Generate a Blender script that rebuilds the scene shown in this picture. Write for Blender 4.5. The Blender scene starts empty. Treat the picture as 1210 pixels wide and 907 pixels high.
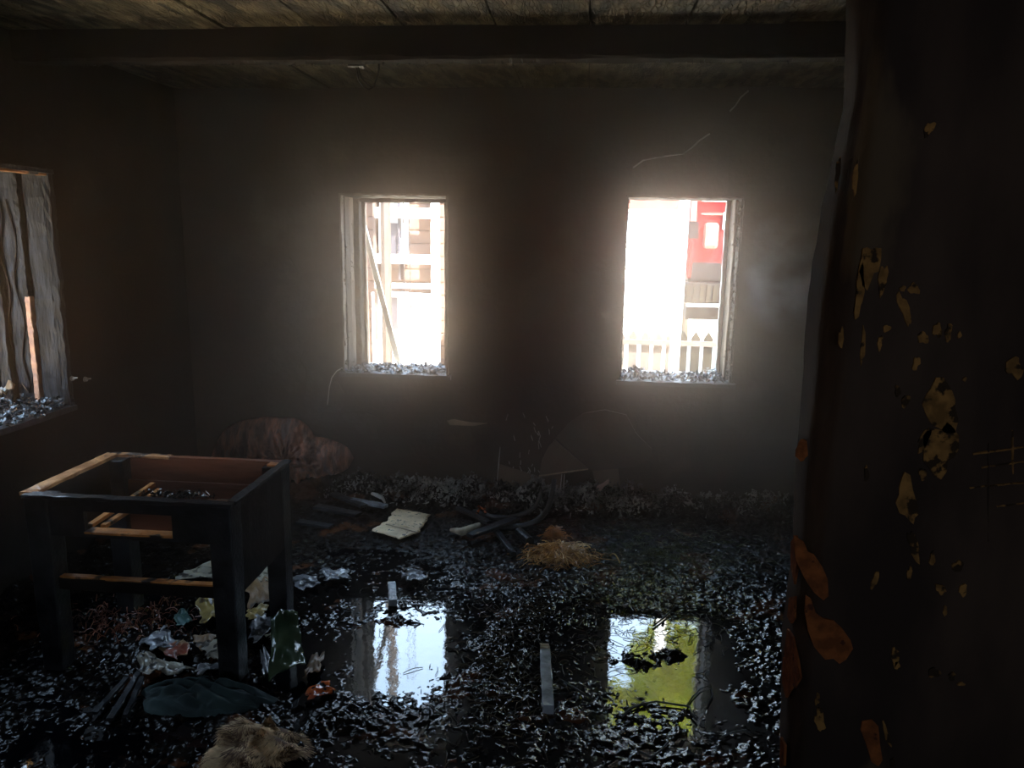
import bpy, bmesh, math, random
import numpy as np
from mathutils import Vector, Matrix, Euler
random.seed(7); rng = np.random.default_rng(7)
R = math.radians; PI = math.pi
S = bpy.context.scene; COL = S.collection

# ------------------------------------------------------------------ camera
H = 1.6; FPX = 908.0
YAW, PITCH, ROLL = R(5.3), R(11.0), R(0.9)
fw = Vector((-math.sin(YAW)*math.cos(PITCH), math.cos(YAW)*math.cos(PITCH), -math.sin(PITCH)))
rt0 = Vector((math.cos(YAW), math.sin(YAW), 0)); up0 = rt0.cross(fw)
rt = rt0*math.cos(ROLL) + up0*math.sin(ROLL); up = -rt0*math.sin(ROLL) + up0*math.cos(ROLL)
cam = bpy.data.cameras.new('camera'); co = bpy.data.objects.new('camera', cam); COL.objects.link(co)
m = Matrix((rt, up, -fw)).transposed().to_4x4(); m.translation = (0, 0, H); co.matrix_world = m
cam.sensor_width = 36; cam.lens = 36*FPX/1210; cam.clip_start = .05; cam.clip_end = 300
S.camera = co

# ------------------------------------------------------------------ view, sky, light
S.view_settings.view_transform = 'Standard'; S.view_settings.look = 'None'
S.view_settings.gamma = 1; S.view_settings.use_curve_mapping = False
S.view_settings.exposure = 0.0
SKY = 15.0
w = bpy.data.worlds.new('sky'); S.world = w; w.use_nodes = True
nt = w.node_tree; bg = nt.nodes['Background']
tc = nt.nodes.new('ShaderNodeTexCoord'); sp = nt.nodes.new('ShaderNodeSeparateXYZ'); rp = nt.nodes.new('ShaderNodeValToRGB')
nt.links.new(tc.outputs['Generated'], sp.inputs[0]); nt.links.new(sp.outputs['Z'], rp.inputs[0])
rp.color_ramp.elements[0].position = 0.0; rp.color_ramp.elements[0].color = (.74, .86, 1, 1)
rp.color_ramp.elements[1].position = .7; rp.color_ramp.elements[1].color = (.50, .72, 1, 1)
nt.links.new(rp.outputs[0], bg.inputs['Color']); bg.inputs['Strength'].default_value = SKY
sun = bpy.data.lights.new('sun', 'SUN'); sun.energy = 80; sun.angle = R(1); sun.color = (1, .93, .82)
so = bpy.data.objects.new('sun', sun); COL.objects.link(so)
so.rotation_euler = (R(38), 0, R(40))          # high behind the camera's left shoulder: lights what faces the house
def portal(loc, rot, sx, sy):                    # window portals only guide sampling of the sky
    l = bpy.data.lights.new('window_portal', 'AREA'); l.shape = 'RECTANGLE'; l.size = sx; l.size_y = sy
    l.cycles.is_portal = True
    o = bpy.data.objects.new('window_portal', l); COL.objects.link(o); o.location = loc; o.rotation_euler = rot
WY = 4.56; WT = .34
portal((-1.15, WY+.36, 1.29), (R(-90), 0, 0), .66, 1.1)
portal((.55, WY+.36, 1.29), (R(-90), 0, 0), .68, 1.1)
portal((-2.86, 2.835, 1.3), (R(90), 0, R(-90)), 1.16, 1.12)
portal((.35, -1.62, 1.5), (R(90), 0, 0), .7, .8)
S.cycles.max_bounces = 8; S.cycles.diffuse_bounces = 4; S.cycles.volume_bounces = 1
S.cycles.sample_clamp_indirect = 6; S.cycles.caustics_reflective = False; S.cycles.caustics_refractive = False
S.cycles.volume_step_rate = 2.0; S.cycles.volume_max_steps = 64

# ------------------------------------------------------------------ measuring from the photo
def ray(x, y): return fw + rt*((x-605)/FPX) - up*((y-453.5)/FPX)
def P(x, y, ax, val):
    r = ray(x, y); o = Vector((0, 0, H)); t = (val-o[ax])/r[ax]; return o + r*t
def PP(x, y, p, n):
    r = ray(x, y); o = Vector((0, 0, H)); t = (Vector(p)-o).dot(n)/r.dot(n); return o + r*t
def G(x, y, z=0.0): return P(x, y, 2, z)

# ------------------------------------------------------------------ materials
def mat(name, c1, c2=None, rough=.7, spec=.5, scale=8, bump=0, bscale=40, stretch=(1, 1, 1), c3=None, t3=.62, s3=3,
        metal=0, transl=0, detail=6, rough2=None, bdist=.01, crack=0, coord='Object', ior=None):
    M = bpy.data.materials.new(name); M.use_nodes = True; n = M.node_tree; N = n.nodes; L = n.links
    b = N['Principled BSDF']; b.inputs['Roughness'].default_value = rough; b.inputs['Metallic'].default_value = metal
    b.inputs['Specular IOR Level'].default_value = spec
    if ior: b.inputs['IOR'].default_value = ior
    t = N.new('ShaderNodeTexCoord'); mp = N.new('ShaderNodeMapping'); L.new(t.outputs[coord], mp.inputs[0])
    mp.inputs['Scale'].default_value = stretch
    if c2 is None: c2 = tuple(v*.7 for v in c1)
    no = N.new('ShaderNodeTexNoise'); no.inputs['Scale'].default_value = scale; no.inputs['Detail'].default_value = detail
    L.new(mp.outputs[0], no.inputs['Vector'])
    r = N.new('ShaderNodeValToRGB'); r.color_ramp.elements[0].position = .38; r.color_ramp.elements[1].position = .64
    r.color_ramp.elements[0].color = (*c2, 1); r.color_ramp.elements[1].color = (*c1, 1)
    L.new(no.outputs['Fac'], r.inputs[0]); out = r.outputs[0]
    if c3:
        n3 = N.new('ShaderNodeTexNoise'); n3.inputs['Scale'].default_value = s3; n3.inputs['Detail'].default_value = 5
        L.new(mp.outputs[0], n3.inputs['Vector'])
        r3 = N.new('ShaderNodeValToRGB'); r3.color_ramp.elements[0].position = t3; r3.color_ramp.elements[1].position = t3+.05
        L.new(n3.outputs['Fac'], r3.inputs[0])
        mx = N.new('ShaderNodeMixRGB'); L.new(r3.outputs[0], mx.inputs[0]); L.new(out, mx.inputs[1])
        mx.inputs[2].default_value = (*c3, 1); out = mx.outputs[0]
    L.new(out, b.inputs['Base Color'])
    if rough2 is not None:
        mr = N.new('ShaderNodeMapRange'); mr.inputs[1].default_value = .35; mr.inputs[2].default_value = .65
        mr.inputs[3].default_value = rough; mr.inputs[4].default_value = rough2
        L.new(no.outputs['Fac'], mr.inputs[0]); L.new(mr.outputs[0], b.inputs['Roughness'])
    if bump:
        nb = N.new('ShaderNodeTexNoise'); nb.inputs['Scale'].default_value = bscale; nb.inputs['Detail'].default_value = 5
        L.new(mp.outputs[0], nb.inputs['Vector']); hgt = nb.outputs['Fac']
        if crack:
            v = N.new('ShaderNodeTexVoronoi'); v.feature = 'DISTANCE_TO_EDGE'; v.inputs['Scale'].default_value = crack
            L.new(mp.outputs[0], v.inputs['Vector'])
            cl = N.new('ShaderNodeMapRange'); cl.inputs[2].default_value = .12; L.new(v.outputs['Distance'], cl.inputs[0])
            ad = N.new('ShaderNodeMath'); ad.operation = 'MULTIPLY_ADD'; L.new(cl.outputs[0], ad.inputs[0]); ad.inputs[1].default_value = .8
            L.new(hgt, ad.inputs[2]); hgt = ad.outputs[0]
        bn = N.new('ShaderNodeBump'); bn.inputs['Strength'].default_value = bump; bn.inputs['Distance'].default_value = bdist
        L.new(hgt, bn.inputs['Height']); L.new(bn.outputs[0], b.inputs['Normal'])
    if transl:
        tr = N.new('ShaderNodeBsdfTranslucent'); L.new(out, tr.inputs[0]); ms = N.new('ShaderNodeMixShader')
        ms.inputs[0].default_value = transl; L.new(b.outputs[0], ms.inputs[1]); L.new(tr.outputs[0], ms.inputs[2])
        L.new(ms.outputs[0], N['Material Output'].inputs[0])
    return M

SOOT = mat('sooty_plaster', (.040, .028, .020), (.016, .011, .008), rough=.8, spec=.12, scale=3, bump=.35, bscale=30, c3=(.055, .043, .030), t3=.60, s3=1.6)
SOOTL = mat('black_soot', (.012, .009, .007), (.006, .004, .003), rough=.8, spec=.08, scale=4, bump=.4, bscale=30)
PIERM = mat('smoked_plaster', (.036, .022, .015), (.018, .011, .008), rough=.8, spec=.06, scale=5, bump=.35, bscale=28, stretch=(1, 1, .4), c3=(.050, .032, .018), t3=.60, s3=3)
CEIL = mat('charred_ceiling_board', (.20, .155, .085), (.045, .034, .018), rough=.6, spec=.25, scale=14, bump=1, bscale=40, stretch=(1.6, .45, 1), crack=34, c3=(.022, .016, .010), t3=.53, s3=9, bdist=.010)
BEAM = mat('charred_beam', (.018, .012, .009), (.008, .006, .005), rough=.8, spec=.08, scale=9, bump=.25, bscale=40, stretch=(.4, 1, 1), bdist=.004)
CHAR = mat('charred_wood', (.022, .021, .023), (.006, .006, .007), rough=.36, spec=.4, scale=16, bump=.7, bscale=70, bdist=.004, stretch=(1, 1, 1))
CHARB = mat('matt_charred_wood', (.014, .010, .008), (.006, .004, .003), rough=.7, spec=.15, scale=14, bump=.6, bscale=50, bdist=.004)
SCORCH = mat('scorched_orange_wood', (.75, .30, .08), (.30, .11, .03), rough=.4, scale=9, bump=.4, bscale=40, c3=(.03, .02, .015), t3=.57, s3=9)
RIMW = mat('lit_wet_scorched_rim', (.80, .42, .18), (.40, .18, .08), rough=.22, scale=12, bump=.5, bscale=60, c3=(.10, .08, .07), t3=.60, s3=11)  # scorched wood paled so its colour carries warm window light on the rim
REDWOOD = mat('scorched_red_wood', (.24, .075, .035), (.09, .028, .014), rough=.45, scale=6, bump=.3, bscale=40, stretch=(.4, 1, 2))
ASHWOOD = mat('silvered_burnt_wood', (.30, .31, .33), (.10, .10, .11), rough=.35, scale=22, bump=.8, bscale=60, stretch=(1, 1, .25), bdist=.004)
FRAMEW = mat('charred_window_wood', (.030, .032, .035), (.006, .0065, .0075), rough=.45, spec=.16, scale=22, bump=1, bscale=55, stretch=(1.8, 1.8, .30), bdist=.008, c3=(.004, .004, .005), t3=.54, s3=16)
REVEAL = mat('scorched_window_frame', (.16, .12, .085), (.045, .034, .025), rough=.6, spec=.2, scale=14, bump=.9, bscale=40, stretch=(1, 1, .3), bdist=.008)
REVD = mat('sooty_reveal', (.030, .024, .019), (.015, .012, .010), rough=.7, spec=.15, scale=10, bump=.9, bscale=35, bdist=.01)
PALEW = mat('pale_timber', (.72, .62, .50), (.55, .46, .36), rough=.6, scale=7)
DEB = mat('wet_charred_debris', (.011, .008, .006), (.004, .003, .003), rough=.05, rough2=.16, scale=22, bump=.6, bscale=60, bdist=.006, spec=.4, c3=(.065, .024, .010), t3=.58, s3=4)
FLAKE = mat('wet_char_flakes', (.022, .019, .018), (.006, .005, .005), rough=.30, spec=.35, scale=30, bump=.4, bscale=90, bdist=.003)
ASH = mat('grey_ash_curls', (.34, .31, .27), (.08, .07, .06), rough=.5, scale=9, c3=(.03, .028, .026), t3=.5, s3=6)
SILLD = mat('wet_sill_debris', (.05, .05, .05), (.004, .004, .004), rough=.12, scale=60, bump=.8, bscale=80, bdist=.006)
WATER = mat('black_water', (.002, .002, .003), (.001, .001, .0015), rough=.012, scale=3, bump=.12, bscale=16, bdist=.004, ior=1.5)
STRAWM = mat('wet_straw', (.65, .33, .09), (.20, .09, .025), rough=.4, scale=30)
STRANDM = mat('burnt_strands', (.10, .07, .035), (.025, .018, .01), rough=.3, scale=12)
PAPER = mat('sodden_paper', (.34, .31, .25), (.17, .15, .12), rough=.3, scale=9, bump=.4, bscale=30, c3=(.03, .025, .02), t3=.54, s3=24)
BOOKP = mat('smoke_stained_page', (.88, .68, .42), (.55, .40, .23), rough=.5, scale=7, bump=.2, bscale=25, c3=(.06, .045, .03), t3=.60, s3=46)
PAPERB = mat('grey_sodden_paper', (.24, .24, .26), (.12, .12, .13), rough=.3, scale=9, bump=.4, bscale=30, c3=(.012, .012, .013), t3=.52, s3=26)
CARDB = mat('brown_cardboard', (.22, .12, .05), (.11, .06, .025), rough=.5, scale=6, bump=.3, bscale=20, c3=(.03, .02, .012), t3=.56, s3=12)
YELLP = mat('yellowed_paper', (.38, .28, .09), (.20, .14, .05), rough=.3, scale=8, bump=.3, bscale=30, c3=(.06, .04, .02), t3=.58, s3=14)
REDP = mat('red_printed_paper', (.30, .06, .025), (.13, .03, .015), rough=.35, scale=12, c3=(.20, .13, .07), t3=.56, s3=14)
ORANGEP = mat('orange_plastic', (.55, .11, .02), (.28, .05, .015), rough=.25, scale=12, c3=(.015, .012, .012), t3=.52, s3=40)
GREENP = mat('green_film', (.075, .10, .05), (.03, .045, .024), rough=.14, scale=6, bump=.3, bscale=16, transl=.25, c3=(.02, .035, .02), t3=.60, s3=10)
TEAL = mat('teal_paper', (.035, .10, .09), (.02, .055, .05), rough=.4, scale=9)
CLOTH = mat('dark_green_cloth', (.030, .052, .050), (.012, .022, .022), rough=.85, scale=9, bump=.5, bscale=180, bdist=.002)
FUR = mat('tan_fur', (.85, .60, .33), (.35, .21, .10), rough=.8, scale=26)
FURD = mat('brown_fur', (.20, .10, .05), (.10, .05, .025), rough=.8, scale=16)
TANRAG = mat('tan_rag', (.50, .42, .30), (.26, .21, .15), rough=.7, scale=20, bump=.5, bscale=90)
RUSTY = mat('torn_insulation', (.62, .25, .15), (.16, .07, .05), rough=.65, scale=10, bump=1, bscale=26, stretch=(2.5, 1, .6), bdist=.02, c3=(.26, .17, .16), t3=.58, s3=5)
RUBBER = mat('burnt_rubber', (.020, .020, .022), (.010, .010, .011), rough=.3, scale=20, bump=.4, bscale=60)
PLATE = mat('sooty_board', (.075, .055, .038), (.045, .033, .023), rough=.7, spec=.15, scale=5, bump=.3, bscale=14)
PLATEB = mat('brown_board', (.12, .075, .040), (.08, .05, .026), rough=.6, scale=5, bump=.2, bscale=14)
EDGEP = mat('pale_board_edge', (.42, .30, .18), (.25, .17, .10), rough=.6)
WIREW = mat('white_cable', (.55, .50, .42), (.35, .31, .26), rough=.4)
WIREK = mat('sooty_cable', (.012, .010, .009), rough=.5)
CREAM = mat('exposed_cream_plaster', (.18, .088, .026), (.085, .042, .014), rough=.9, spec=.03, scale=30, bump=.3, bscale=70, c3=(.02, .012, .007), t3=.52, s3=26)
BRICKO = mat('exposed_orange_brick', (.16, .048, .014), (.085, .026, .009), rough=.9, spec=.05, scale=34, bump=.5, bscale=90, c3=(.04, .014, .008), t3=.64, s3=30)
OFFW = mat('scorched_white', (.55, .50, .45), (.30, .26, .22), rough=.6, scale=9)
# outside
YARD = mat('pale_gravel', (.62, .52, .36), (.52, .43, .30), rough=.9, scale=3)
ORW = mat('orange_weatherboard', (.10, .055, .038), (.08, .045, .032), rough=.8, scale=4)
WHT = mat('white_paint', (.80, .78, .74), (.72, .70, .66), rough=.5, scale=4)
ORT = mat('orange_trim', (.14, .035, .022), (.12, .03, .02), rough=.8, scale=4)
GLS = mat('dark_window_glass', (.022, .018, .024), (.016, .014, .02), rough=.5, scale=4)
ROOFM = mat('grey_roofing', (.25, .24, .25), (.18, .17, .18), rough=.8)
REDT = mat('fire_engine_red', (.12, .0015, .002), (.10, .001, .0015), rough=.5, spec=.1, scale=2)
DRK = mat('dark_chassis', (.008, .007, .007), (.005, .0045, .0045), rough=.8, spec=.1)
TANK = mat('pale_tank', (.11, .045, .032), (.10, .04, .028), rough=.6)
PICK = mat('weathered_picket', (.014, .011, .007), (.008, .007, .005), rough=.9, spec=.1, scale=8, stretch=(1, 1, .2))
PICKT = mat('pale_picket', (.05, .034, .026), (.036, .026, .02), rough=.9, scale=8)
LEAF = mat('yellow_green_leaves', (.50, .50, .03), (.30, .38, .02), rough=.6, scale=.8, transl=.45)
BARK = mat('bark', (.12, .09, .06), rough=.9)
POLEW = mat('pale_pole', (.07, .045, .034), (.06, .04, .03), rough=.7)

# ------------------------------------------------------------------ mesh helpers
class MB:
    def __init__(s): s.v = []; s.f = []
    def add(s, vs, fs):
        k = len(s.v); s.v += [tuple(v) for v in vs]; s.f += [tuple(i+k for i in f) for f in fs]; return s
    def box(s, c, d, rot=None, jit=0, taper=1):
        x, y, z = d[0]/2, d[1]/2, d[2]/2; vs = []
        for sz in (-1, 1):
            k = taper if sz < 0 else 1
            for sx, sy in ((-1, -1), (1, -1), (1, 1), (-1, 1)):
                v = Vector((sx*x*k, sy*y*k, sz*z)) + Vector((random.uniform(-jit, jit), random.uniform(-jit, jit), random.uniform(-jit, jit)))
                if rot: v = rot @ v
                vs.append(v + Vector(c))
        return s.add(vs, [(0, 3, 2, 1), (4, 5, 6, 7), (0, 1, 5, 4), (1, 2, 6, 5), (2, 3, 7, 6), (3, 0, 4, 7)])
    def beam(s, a, b, wd, th, seg=6, jit=.0, upv=Vector((0, 0, 1))):
        """a straight board from a to b, cut in segments with worn edges"""
        a = Vector(a); b = Vector(b); d = (b-a).normalized(); sx = d.cross(upv)
        if sx.length < 1e-3: sx = d.cross(Vector((0, 1, 0)))
        sx.normalize(); sz = sx.cross(d).normalized(); k = len(s.v); c = .18
        prof = [(-1+c, -1), (1-c, -1), (1, -1+c), (1, 1-c), (1-c, 1), (-1+c, 1), (-1, 1-c), (-1, -1+c)]
        for i in range(seg+1):
            p = a.lerp(b, i/seg)
            for (u, v) in prof:
                q = p + sx*(u*wd/2) + sz*(v*th/2)
                if jit: q += Vector([random.uniform(-jit, jit) for _ in range(3)])
                s.v.append(tuple(q))
        n = 8
        for i in range(seg):
            for j in range(n):
                s.f.append((k+i*n+j, k+(i+1)*n+j, k+(i+1)*n+(j+1) % n, k+i*n+(j+1) % n))
        s.f.append(tuple(k+j for j in range(n))); s.f.append(tuple(k+seg*n+j for j in reversed(range(n))))
        return s
    def tube(s, pts, r, n=6):
        pts = [Vector(p) for p in pts]; rs = r if isinstance(r, (list, tuple)) else [r]*len(pts)
        k = len(s.v); pr = None
        for i, p in enumerate(pts):
            d = (pts[min(i+1, len(pts)-1)] - pts[max(i-1, 0)]).normalized()
            u = d.cross(Vector((0, 0, 1))) if pr is None else pr - d*pr.dot(d)
            if u.length < 1e-3: u = d.cross(Vector((0, 1, 0)))
            u.normalize(); pr = u; v = d.cross(u)
            for j in range(n):
                a = 2*PI*j/n; s.v.append(tuple(p + u*(math.cos(a)*rs[i]) + v*(math.sin(a)*rs[i])))
        for i in range(len(pts)-1):
            for j in range(n):
                s.f.append((k+i*n+j, k+i*n+(j+1) % n, k+(i+1)*n+(j+1) % n, k+(i+1)*n+j))
        s.f.append(tuple(k+j for j in reversed(range(n)))); s.f.append(tuple(k+(len(pts)-1)*n+j for j in range(n)))
        return s
    def slab(s, poly, nrm, th):
        """polygon (list of 3d points) extruded backwards along -nrm by th"""
        n = len(poly); nrm = Vector(nrm); k = len(s.v)
        s.v += [tuple(Vector(p)) for p in poly] + [tuple(Vector(p)-nrm*th) for p in poly]
        s.f.append(tuple(k+i for i in range(n))); s.f.append(tuple(k+n+i for i in reversed(range(n))))
        for i in range(n): s.f.append((k+i, k+n+i, k+n+(i+1) % n, k+(i+1) % n))
        return s
def obj(name, mb, M, parent=None, smooth=False, bevel=0, sub=0, solid=0, origin=None):
    me = bpy.data.meshes.new(name)
    if origin is not None:
        ov = Vector(origin); vv = [tuple(Vector(v)-ov) for v in mb.v]
    else: vv = mb.v
    me.from_pydata(vv, [], mb.f); me.materials.append(M); me.update()
    if smooth:
        for p in me.polygons: p.use_smooth = True
    o = bpy.data.objects.new(name, me); COL.objects.link(o)
    if origin is not None: o.location = origin
    if parent is not None:
        o.parent = parent
        if origin is None: o.matrix_parent_inverse = Matrix.Translation(-Vector(parent.location))
        else: o.location = Vector(origin)-Vector(parent.location)
    if bevel:
        b = o.modifiers.new('bevel', 'BEVEL'); b.width = bevel; b.segments = 2; b.limit_method = 'ANGLE'
    if solid:
        b = o.modifiers.new('solid', 'SOLIDIFY'); b.thickness = solid; b.offset = 0
    if sub:
        b = o.modifiers.new('sub', 'SUBSURF'); b.levels = sub; b.render_levels = sub
    return o
def tag(o, label=None, cat=None, group=None, kind=None):
    if label: o['label'] = label
    if cat: o['category'] = cat
    if group: o['group'] = group
    if kind: o['kind'] = kind
    return o
def empty(name, loc, label=None, cat=None, group=None, kind=None):
    o = bpy.data.objects.new(name, None); COL.objects.link(o); o.location = loc; o.empty_display_size = .1
    return tag(o, label, cat, group, kind)
def struct(name, mb, M, label, cat, **k):
    return tag(obj(name, mb, M, **k), label, cat, kind='structure')
def vnoise(nx, ny, cell, seed):
    """smooth value noise on an nx by ny grid, feature size in cells"""
    g = np.random.default_rng(seed); gx, gy = int(nx/cell)+3, int(ny/cell)+3
    a = g.random((gx, gy)); x = np.arange(nx)/cell; y = np.arange(ny)/cell
    xi = x.astype(int); yi = y.astype(int); fx = x-xi; fy = y-yi
    fx = fx*fx*(3-2*fx); fy = fy*fy*(3-2*fy)
    fx = fx[:, None]; fy = fy[None, :]
    return (a[np.ix_(xi, yi)]*(1-fx)*(1-fy)+a[np.ix_(xi+1, yi)]*fx*(1-fy)+a[np.ix_(xi, yi+1)]*(1-fx)*fy+a[np.ix_(xi+1, yi+1)]*fx*fy)
def wall_with_hole(mb, axis, c0, c1, u0, u1, z0, z1, holes):
    """wall slab between c0..c1 on axis, spanning u0..u1 by z0..z1, with rectangular holes (u0,u1,z0,z1)"""
    us = sorted({u0, u1, *[h[0] for h in holes], *[h[1] for h in holes]}); zs = sorted({z0, z1, *[h[2] for h in holes], *[h[3] for h in holes]})
    for i in range(len(us)-1):
        for j in range(len(zs)-1):
            a, b, c, d = us[i], us[i+1], zs[j], zs[j+1]; mu, mz = (a+b)/2, (c+d)/2
            if any(h[0] < mu < h[1] and h[2] < mz < h[3] for h in holes): continue
            cc = (c0+c1)/2; cd = abs(c1-c0)
            if axis == 'y': mb.box((mu, cc, mz), (b-a, cd, d-c))
            else: mb.box((cc, mu, mz), (cd, b-a, d-c))
    return mb

# ------------------------------------------------------------------ the room
LX, RX, CZ = -2.45, 2.25, 2.41; YZ0 = -.5
W1 = (-1.47, -.815, .75, 1.825); W2 = (.222, .878, .755, 1.83); WL = (2.25, 3.42, .76, 1.86)
wb = struct('wall_back', wall_with_hole(MB(), 'y', WY, WY+WT, LX-.4, RX+.3, -.1, CZ+.15, [W1, W2]), SOOT,
            'soot-blackened plaster back wall with two burnt out windows', 'wall')
struct('wall_outside', wall_with_hole(MB(), 'y', WY+WT, WY+WT+.03, LX-.4, RX+.3, YZ0, CZ+.4, [W1, W2]), WHT, 'white painted outer face of the back wall, added to bounce light onto the batten', 'wall')  # added outer skin, white to throw light back onto the leaning batten
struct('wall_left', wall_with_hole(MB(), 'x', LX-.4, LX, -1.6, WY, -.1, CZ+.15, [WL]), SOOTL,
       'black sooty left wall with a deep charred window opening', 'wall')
struct('wall_right', MB().box((RX+.15, 1.5, 1.2), (.3, 6.2, 2.7)), SOOT, 'soot-dark right wall hidden beyond the plaster pier', 'wall')
struct('wall_front', wall_with_hole(MB(), 'y', -1.75, -1.6, LX-.4, RX+.3, -.1, CZ+.15, [(0, .7, 1.1, 1.9)]), SOOT, 'dark wall behind the viewpoint with an opening', 'wall')
struct('floor', MB().box((-.1, 1.48, -.10), (5.2, 6.6, .1)), SOOTL, 'black wet floor slab under the burnt debris', 'floor')
ceil = struct('ceiling', MB().box((-.1, 1.48, CZ+.1), (5.2, 6.6, .1)), BEAM, 'charred ceiling of wide boards running from front to back', 'ceiling')
x = -2.62; i = 0
planks = []
while x < RX:
    wd = .372; x1 = min(x+wd, RX+.02)
    for (ya, yb) in ((-1.55, 1.2), (1.205, WY+.02)):
        o = MB(); dz = random.uniform(-.004, .004)
        k = 14; n0 = len(o.v)
        for j in range(k+1):
            yy = ya+(yb-ya)*j/k
            for (u, z) in ((x+.001, 0), (x+.004+random.uniform(0, .002), -.008), (x1-.004-random.uniform(0, .002), -.008), (x1-.001, 0)):
                o.v.append((u, yy, CZ+.02+z*2.2+dz))
        for j in range(k):
            for q in range(3): a = j*4+q; o.f.append((a, a+1, a+5, a+4))
        planks.append(obj('ceiling_board', o, CEIL, ceil))
    x = x1
# fix: shift boards so that their faces meet the ceiling height
# beam across the ceiling
bm_ = MB(); k = 60
for j in range(k+1):
    xx = LX + (RX-LX)*j/k
    r1, r2 = random.uniform(-.004, .004), random.uniform(-.004, .004)
    for (yy, zz) in ((3.24, CZ+.03), (3.24+r1*.5, 2.302+r2), (3.255+r1, 2.290+r1), (3.335+r2, 2.290+r2), (3.35, 2.302), (3.35, CZ+.03)): bm_.v.append((xx, yy, zz))
for j in range(k):
    for q in range(5): a = j*6+q; bm_.f.append((a, a+6, a+7, a+1))
struct('trim_1', bm_, BEAM, 'long charred ceiling beam crossing the room in front of the windows', 'beam')
drip = MB()
for i in range(150):
    xx = random.uniform(-2.2, 1.2); l = random.uniform(.003, .012)
    drip.tube([(xx, random.uniform(3.25, 3.345), 2.296), (xx+.001, 3.3, 2.287-l)], [.003, .0008], 4)
tag(obj('tar_drips', drip, CHAR, None), 'tiny tarry drips hanging under the ceiling beam', 'drips', kind='stuff')

# pier / partition on the right with a ragged left edge
YP0, YP1 = 1.75, 2.0
sil = [(998, 0), (995, 130), (986, 165), (968, 250), (953, 345), (947, 450), (939, 530), (936, 640), (927, 700), (922, 760), (920, 907)]
pts = [P(a, b, 1, YP1) for a, b in sil]
zs = np.linspace(-.02, CZ+.03, 56); pz = np.array([p.z for p in pts])[::-1]; px = np.array([p.x for p in pts])[::-1]
mb = MB(); rows = []
for iz, z in enumerate(zs):
    xb = float(np.interp(z, pz, px)); xb += random.uniform(-.0025, .0025)
    xf = .567 + max(0, (z-1.0))*.022 + random.uniform(-.002, .002)
    xf = max(xf, xb*YP0/YP1+.006)
    row = [(xb+.03, YP1, z), (xb, YP1-.012, z), ((xb+xf)/2-.004, (YP0+YP1)/2, z), (xf-.002, YP0+.02, z), (xf+.018, YP0, z)]
    for q in range(1, 13): row.append((xf+.018+(RX-xf)*(q/12)**1.4, YP0+random.uniform(-.0015, .0015), z))
    row += [(RX, YP1, z)]
    rows.append(row)
n = len(rows[0])
for r_ in rows: mb.v += r_
for a in range(len(rows)-1):
    for b in range(n):
        mb.f.append((a*n+b, a*n+(b+1) % n, (a+1)*n+(b+1) % n, (a+1)*n+b))
pier = struct('wall_partition', mb, PIERM, 'smoke-blackened plaster partition close on the right with flaked patches', 'wall', smooth=True)

def blob(cx, cy, w_, h_, rot=0, n=18, jag=.22, seed=None):
    rr = random.Random(seed if seed is not None else (int(cx*7+cy*13))); out = []
    ph = [rr.uniform(0, 6.28) for _ in range(4)]
    for i in range(n):
        a = 2*PI*i/n; k = 1 + jag*(math.sin(2*a+ph[0])*.5+math.sin(3*a+ph[1])*.5+math.sin(5*a+ph[2])*.4) + rr.uniform(-jag, jag)*.35
        u, v = math.cos(a)*w_/2*k, math.sin(a)*h_/2*k
        out.append((cx+u*math.cos(rot)-v*math.sin(rot), cy+u*math.sin(rot)+v*math.cos(rot)))
    return out
def patch(pix, M, plane_p, plane_n, name='peeled_patch', parent=pier, th=.004, proud=.0035):
    n_ = Vector(plane_n); poly = [PP(a, b, Vector(plane_p)+n_*proud, n_) for a, b in pix]
    if (poly[1]-poly[0]).cross(poly[2]-poly[1]).dot(n_) < 0: poly.reverse()
    return obj(name, MB().slab(poly, n_, th), M, parent)
FP, FN = (0, YP0, 0), (0, -1, 0)
cream = [(1098, 152, 11, 18, .4), (1028, 312, 26, 44, .1), (1016, 345, 10, 60, .1), (1043, 330, 11, 34, 0), (1020, 408, 5, 46, .05), (1069, 365, 10, 42, -.3),
         (1080, 341, 12, 14, .3), (1067, 341, 7, 7, 0), (1091, 399, 12, 14, 0), (1108, 390, 10, 18, .1), (1121, 393, 8, 20, .1), (1134, 396, 4, 9, .1),
         (1083, 429, 8, 16, .2), (1199, 434, 20, 24, .1), (1061, 462, 8, 12, 0), (1070, 474, 10, 14, .2), (1040, 405, 6, 16, .1), (1048, 388, 8, 9, .1),
         (1112, 480, 40, 60, .1), (1112, 530, 38, 66, 0), (1092, 520, 12, 26, .4), (1091, 560, 8, 16, 0), (1072, 590, 22, 56, -.25), (1080, 645, 12, 34, -.3),
         (1102, 660, 6, 18, 0), (1132, 669, 12, 14, .2), (1112, 696, 12, 12, 0), (1138, 697, 10, 13, 0), (1075, 678, 5, 18, .1), (1117, 722, 5, 12, 0),
         (1058, 776, 9, 20, .1), (1060, 786, 6, 10, 0), (1104, 795, 13, 12, .1), (1125, 799, 9, 9, .1), (1136, 808, 9, 4, .2), (1034, 685, 7, 22, .3),
         (969, 850, 12, 26, -.2), (966, 826, 5, 14, .1), (1048, 868, 6, 28, -.3), (1055, 902, 6, 12, 0), (1011, 210, 6, 38, .12), (1005, 195, 3, 18, .2),
         (1140, 448, 5, 5, 0), (990, 205, 6, 34, .1), (994, 400, 6, 24, 0), (1024, 560, 5, 20, 0)]
for (a, b, c, d, r_) in cream: patch(blob(a, b, c, d, r_, 16, .3), CREAM, FP, FN)
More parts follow.
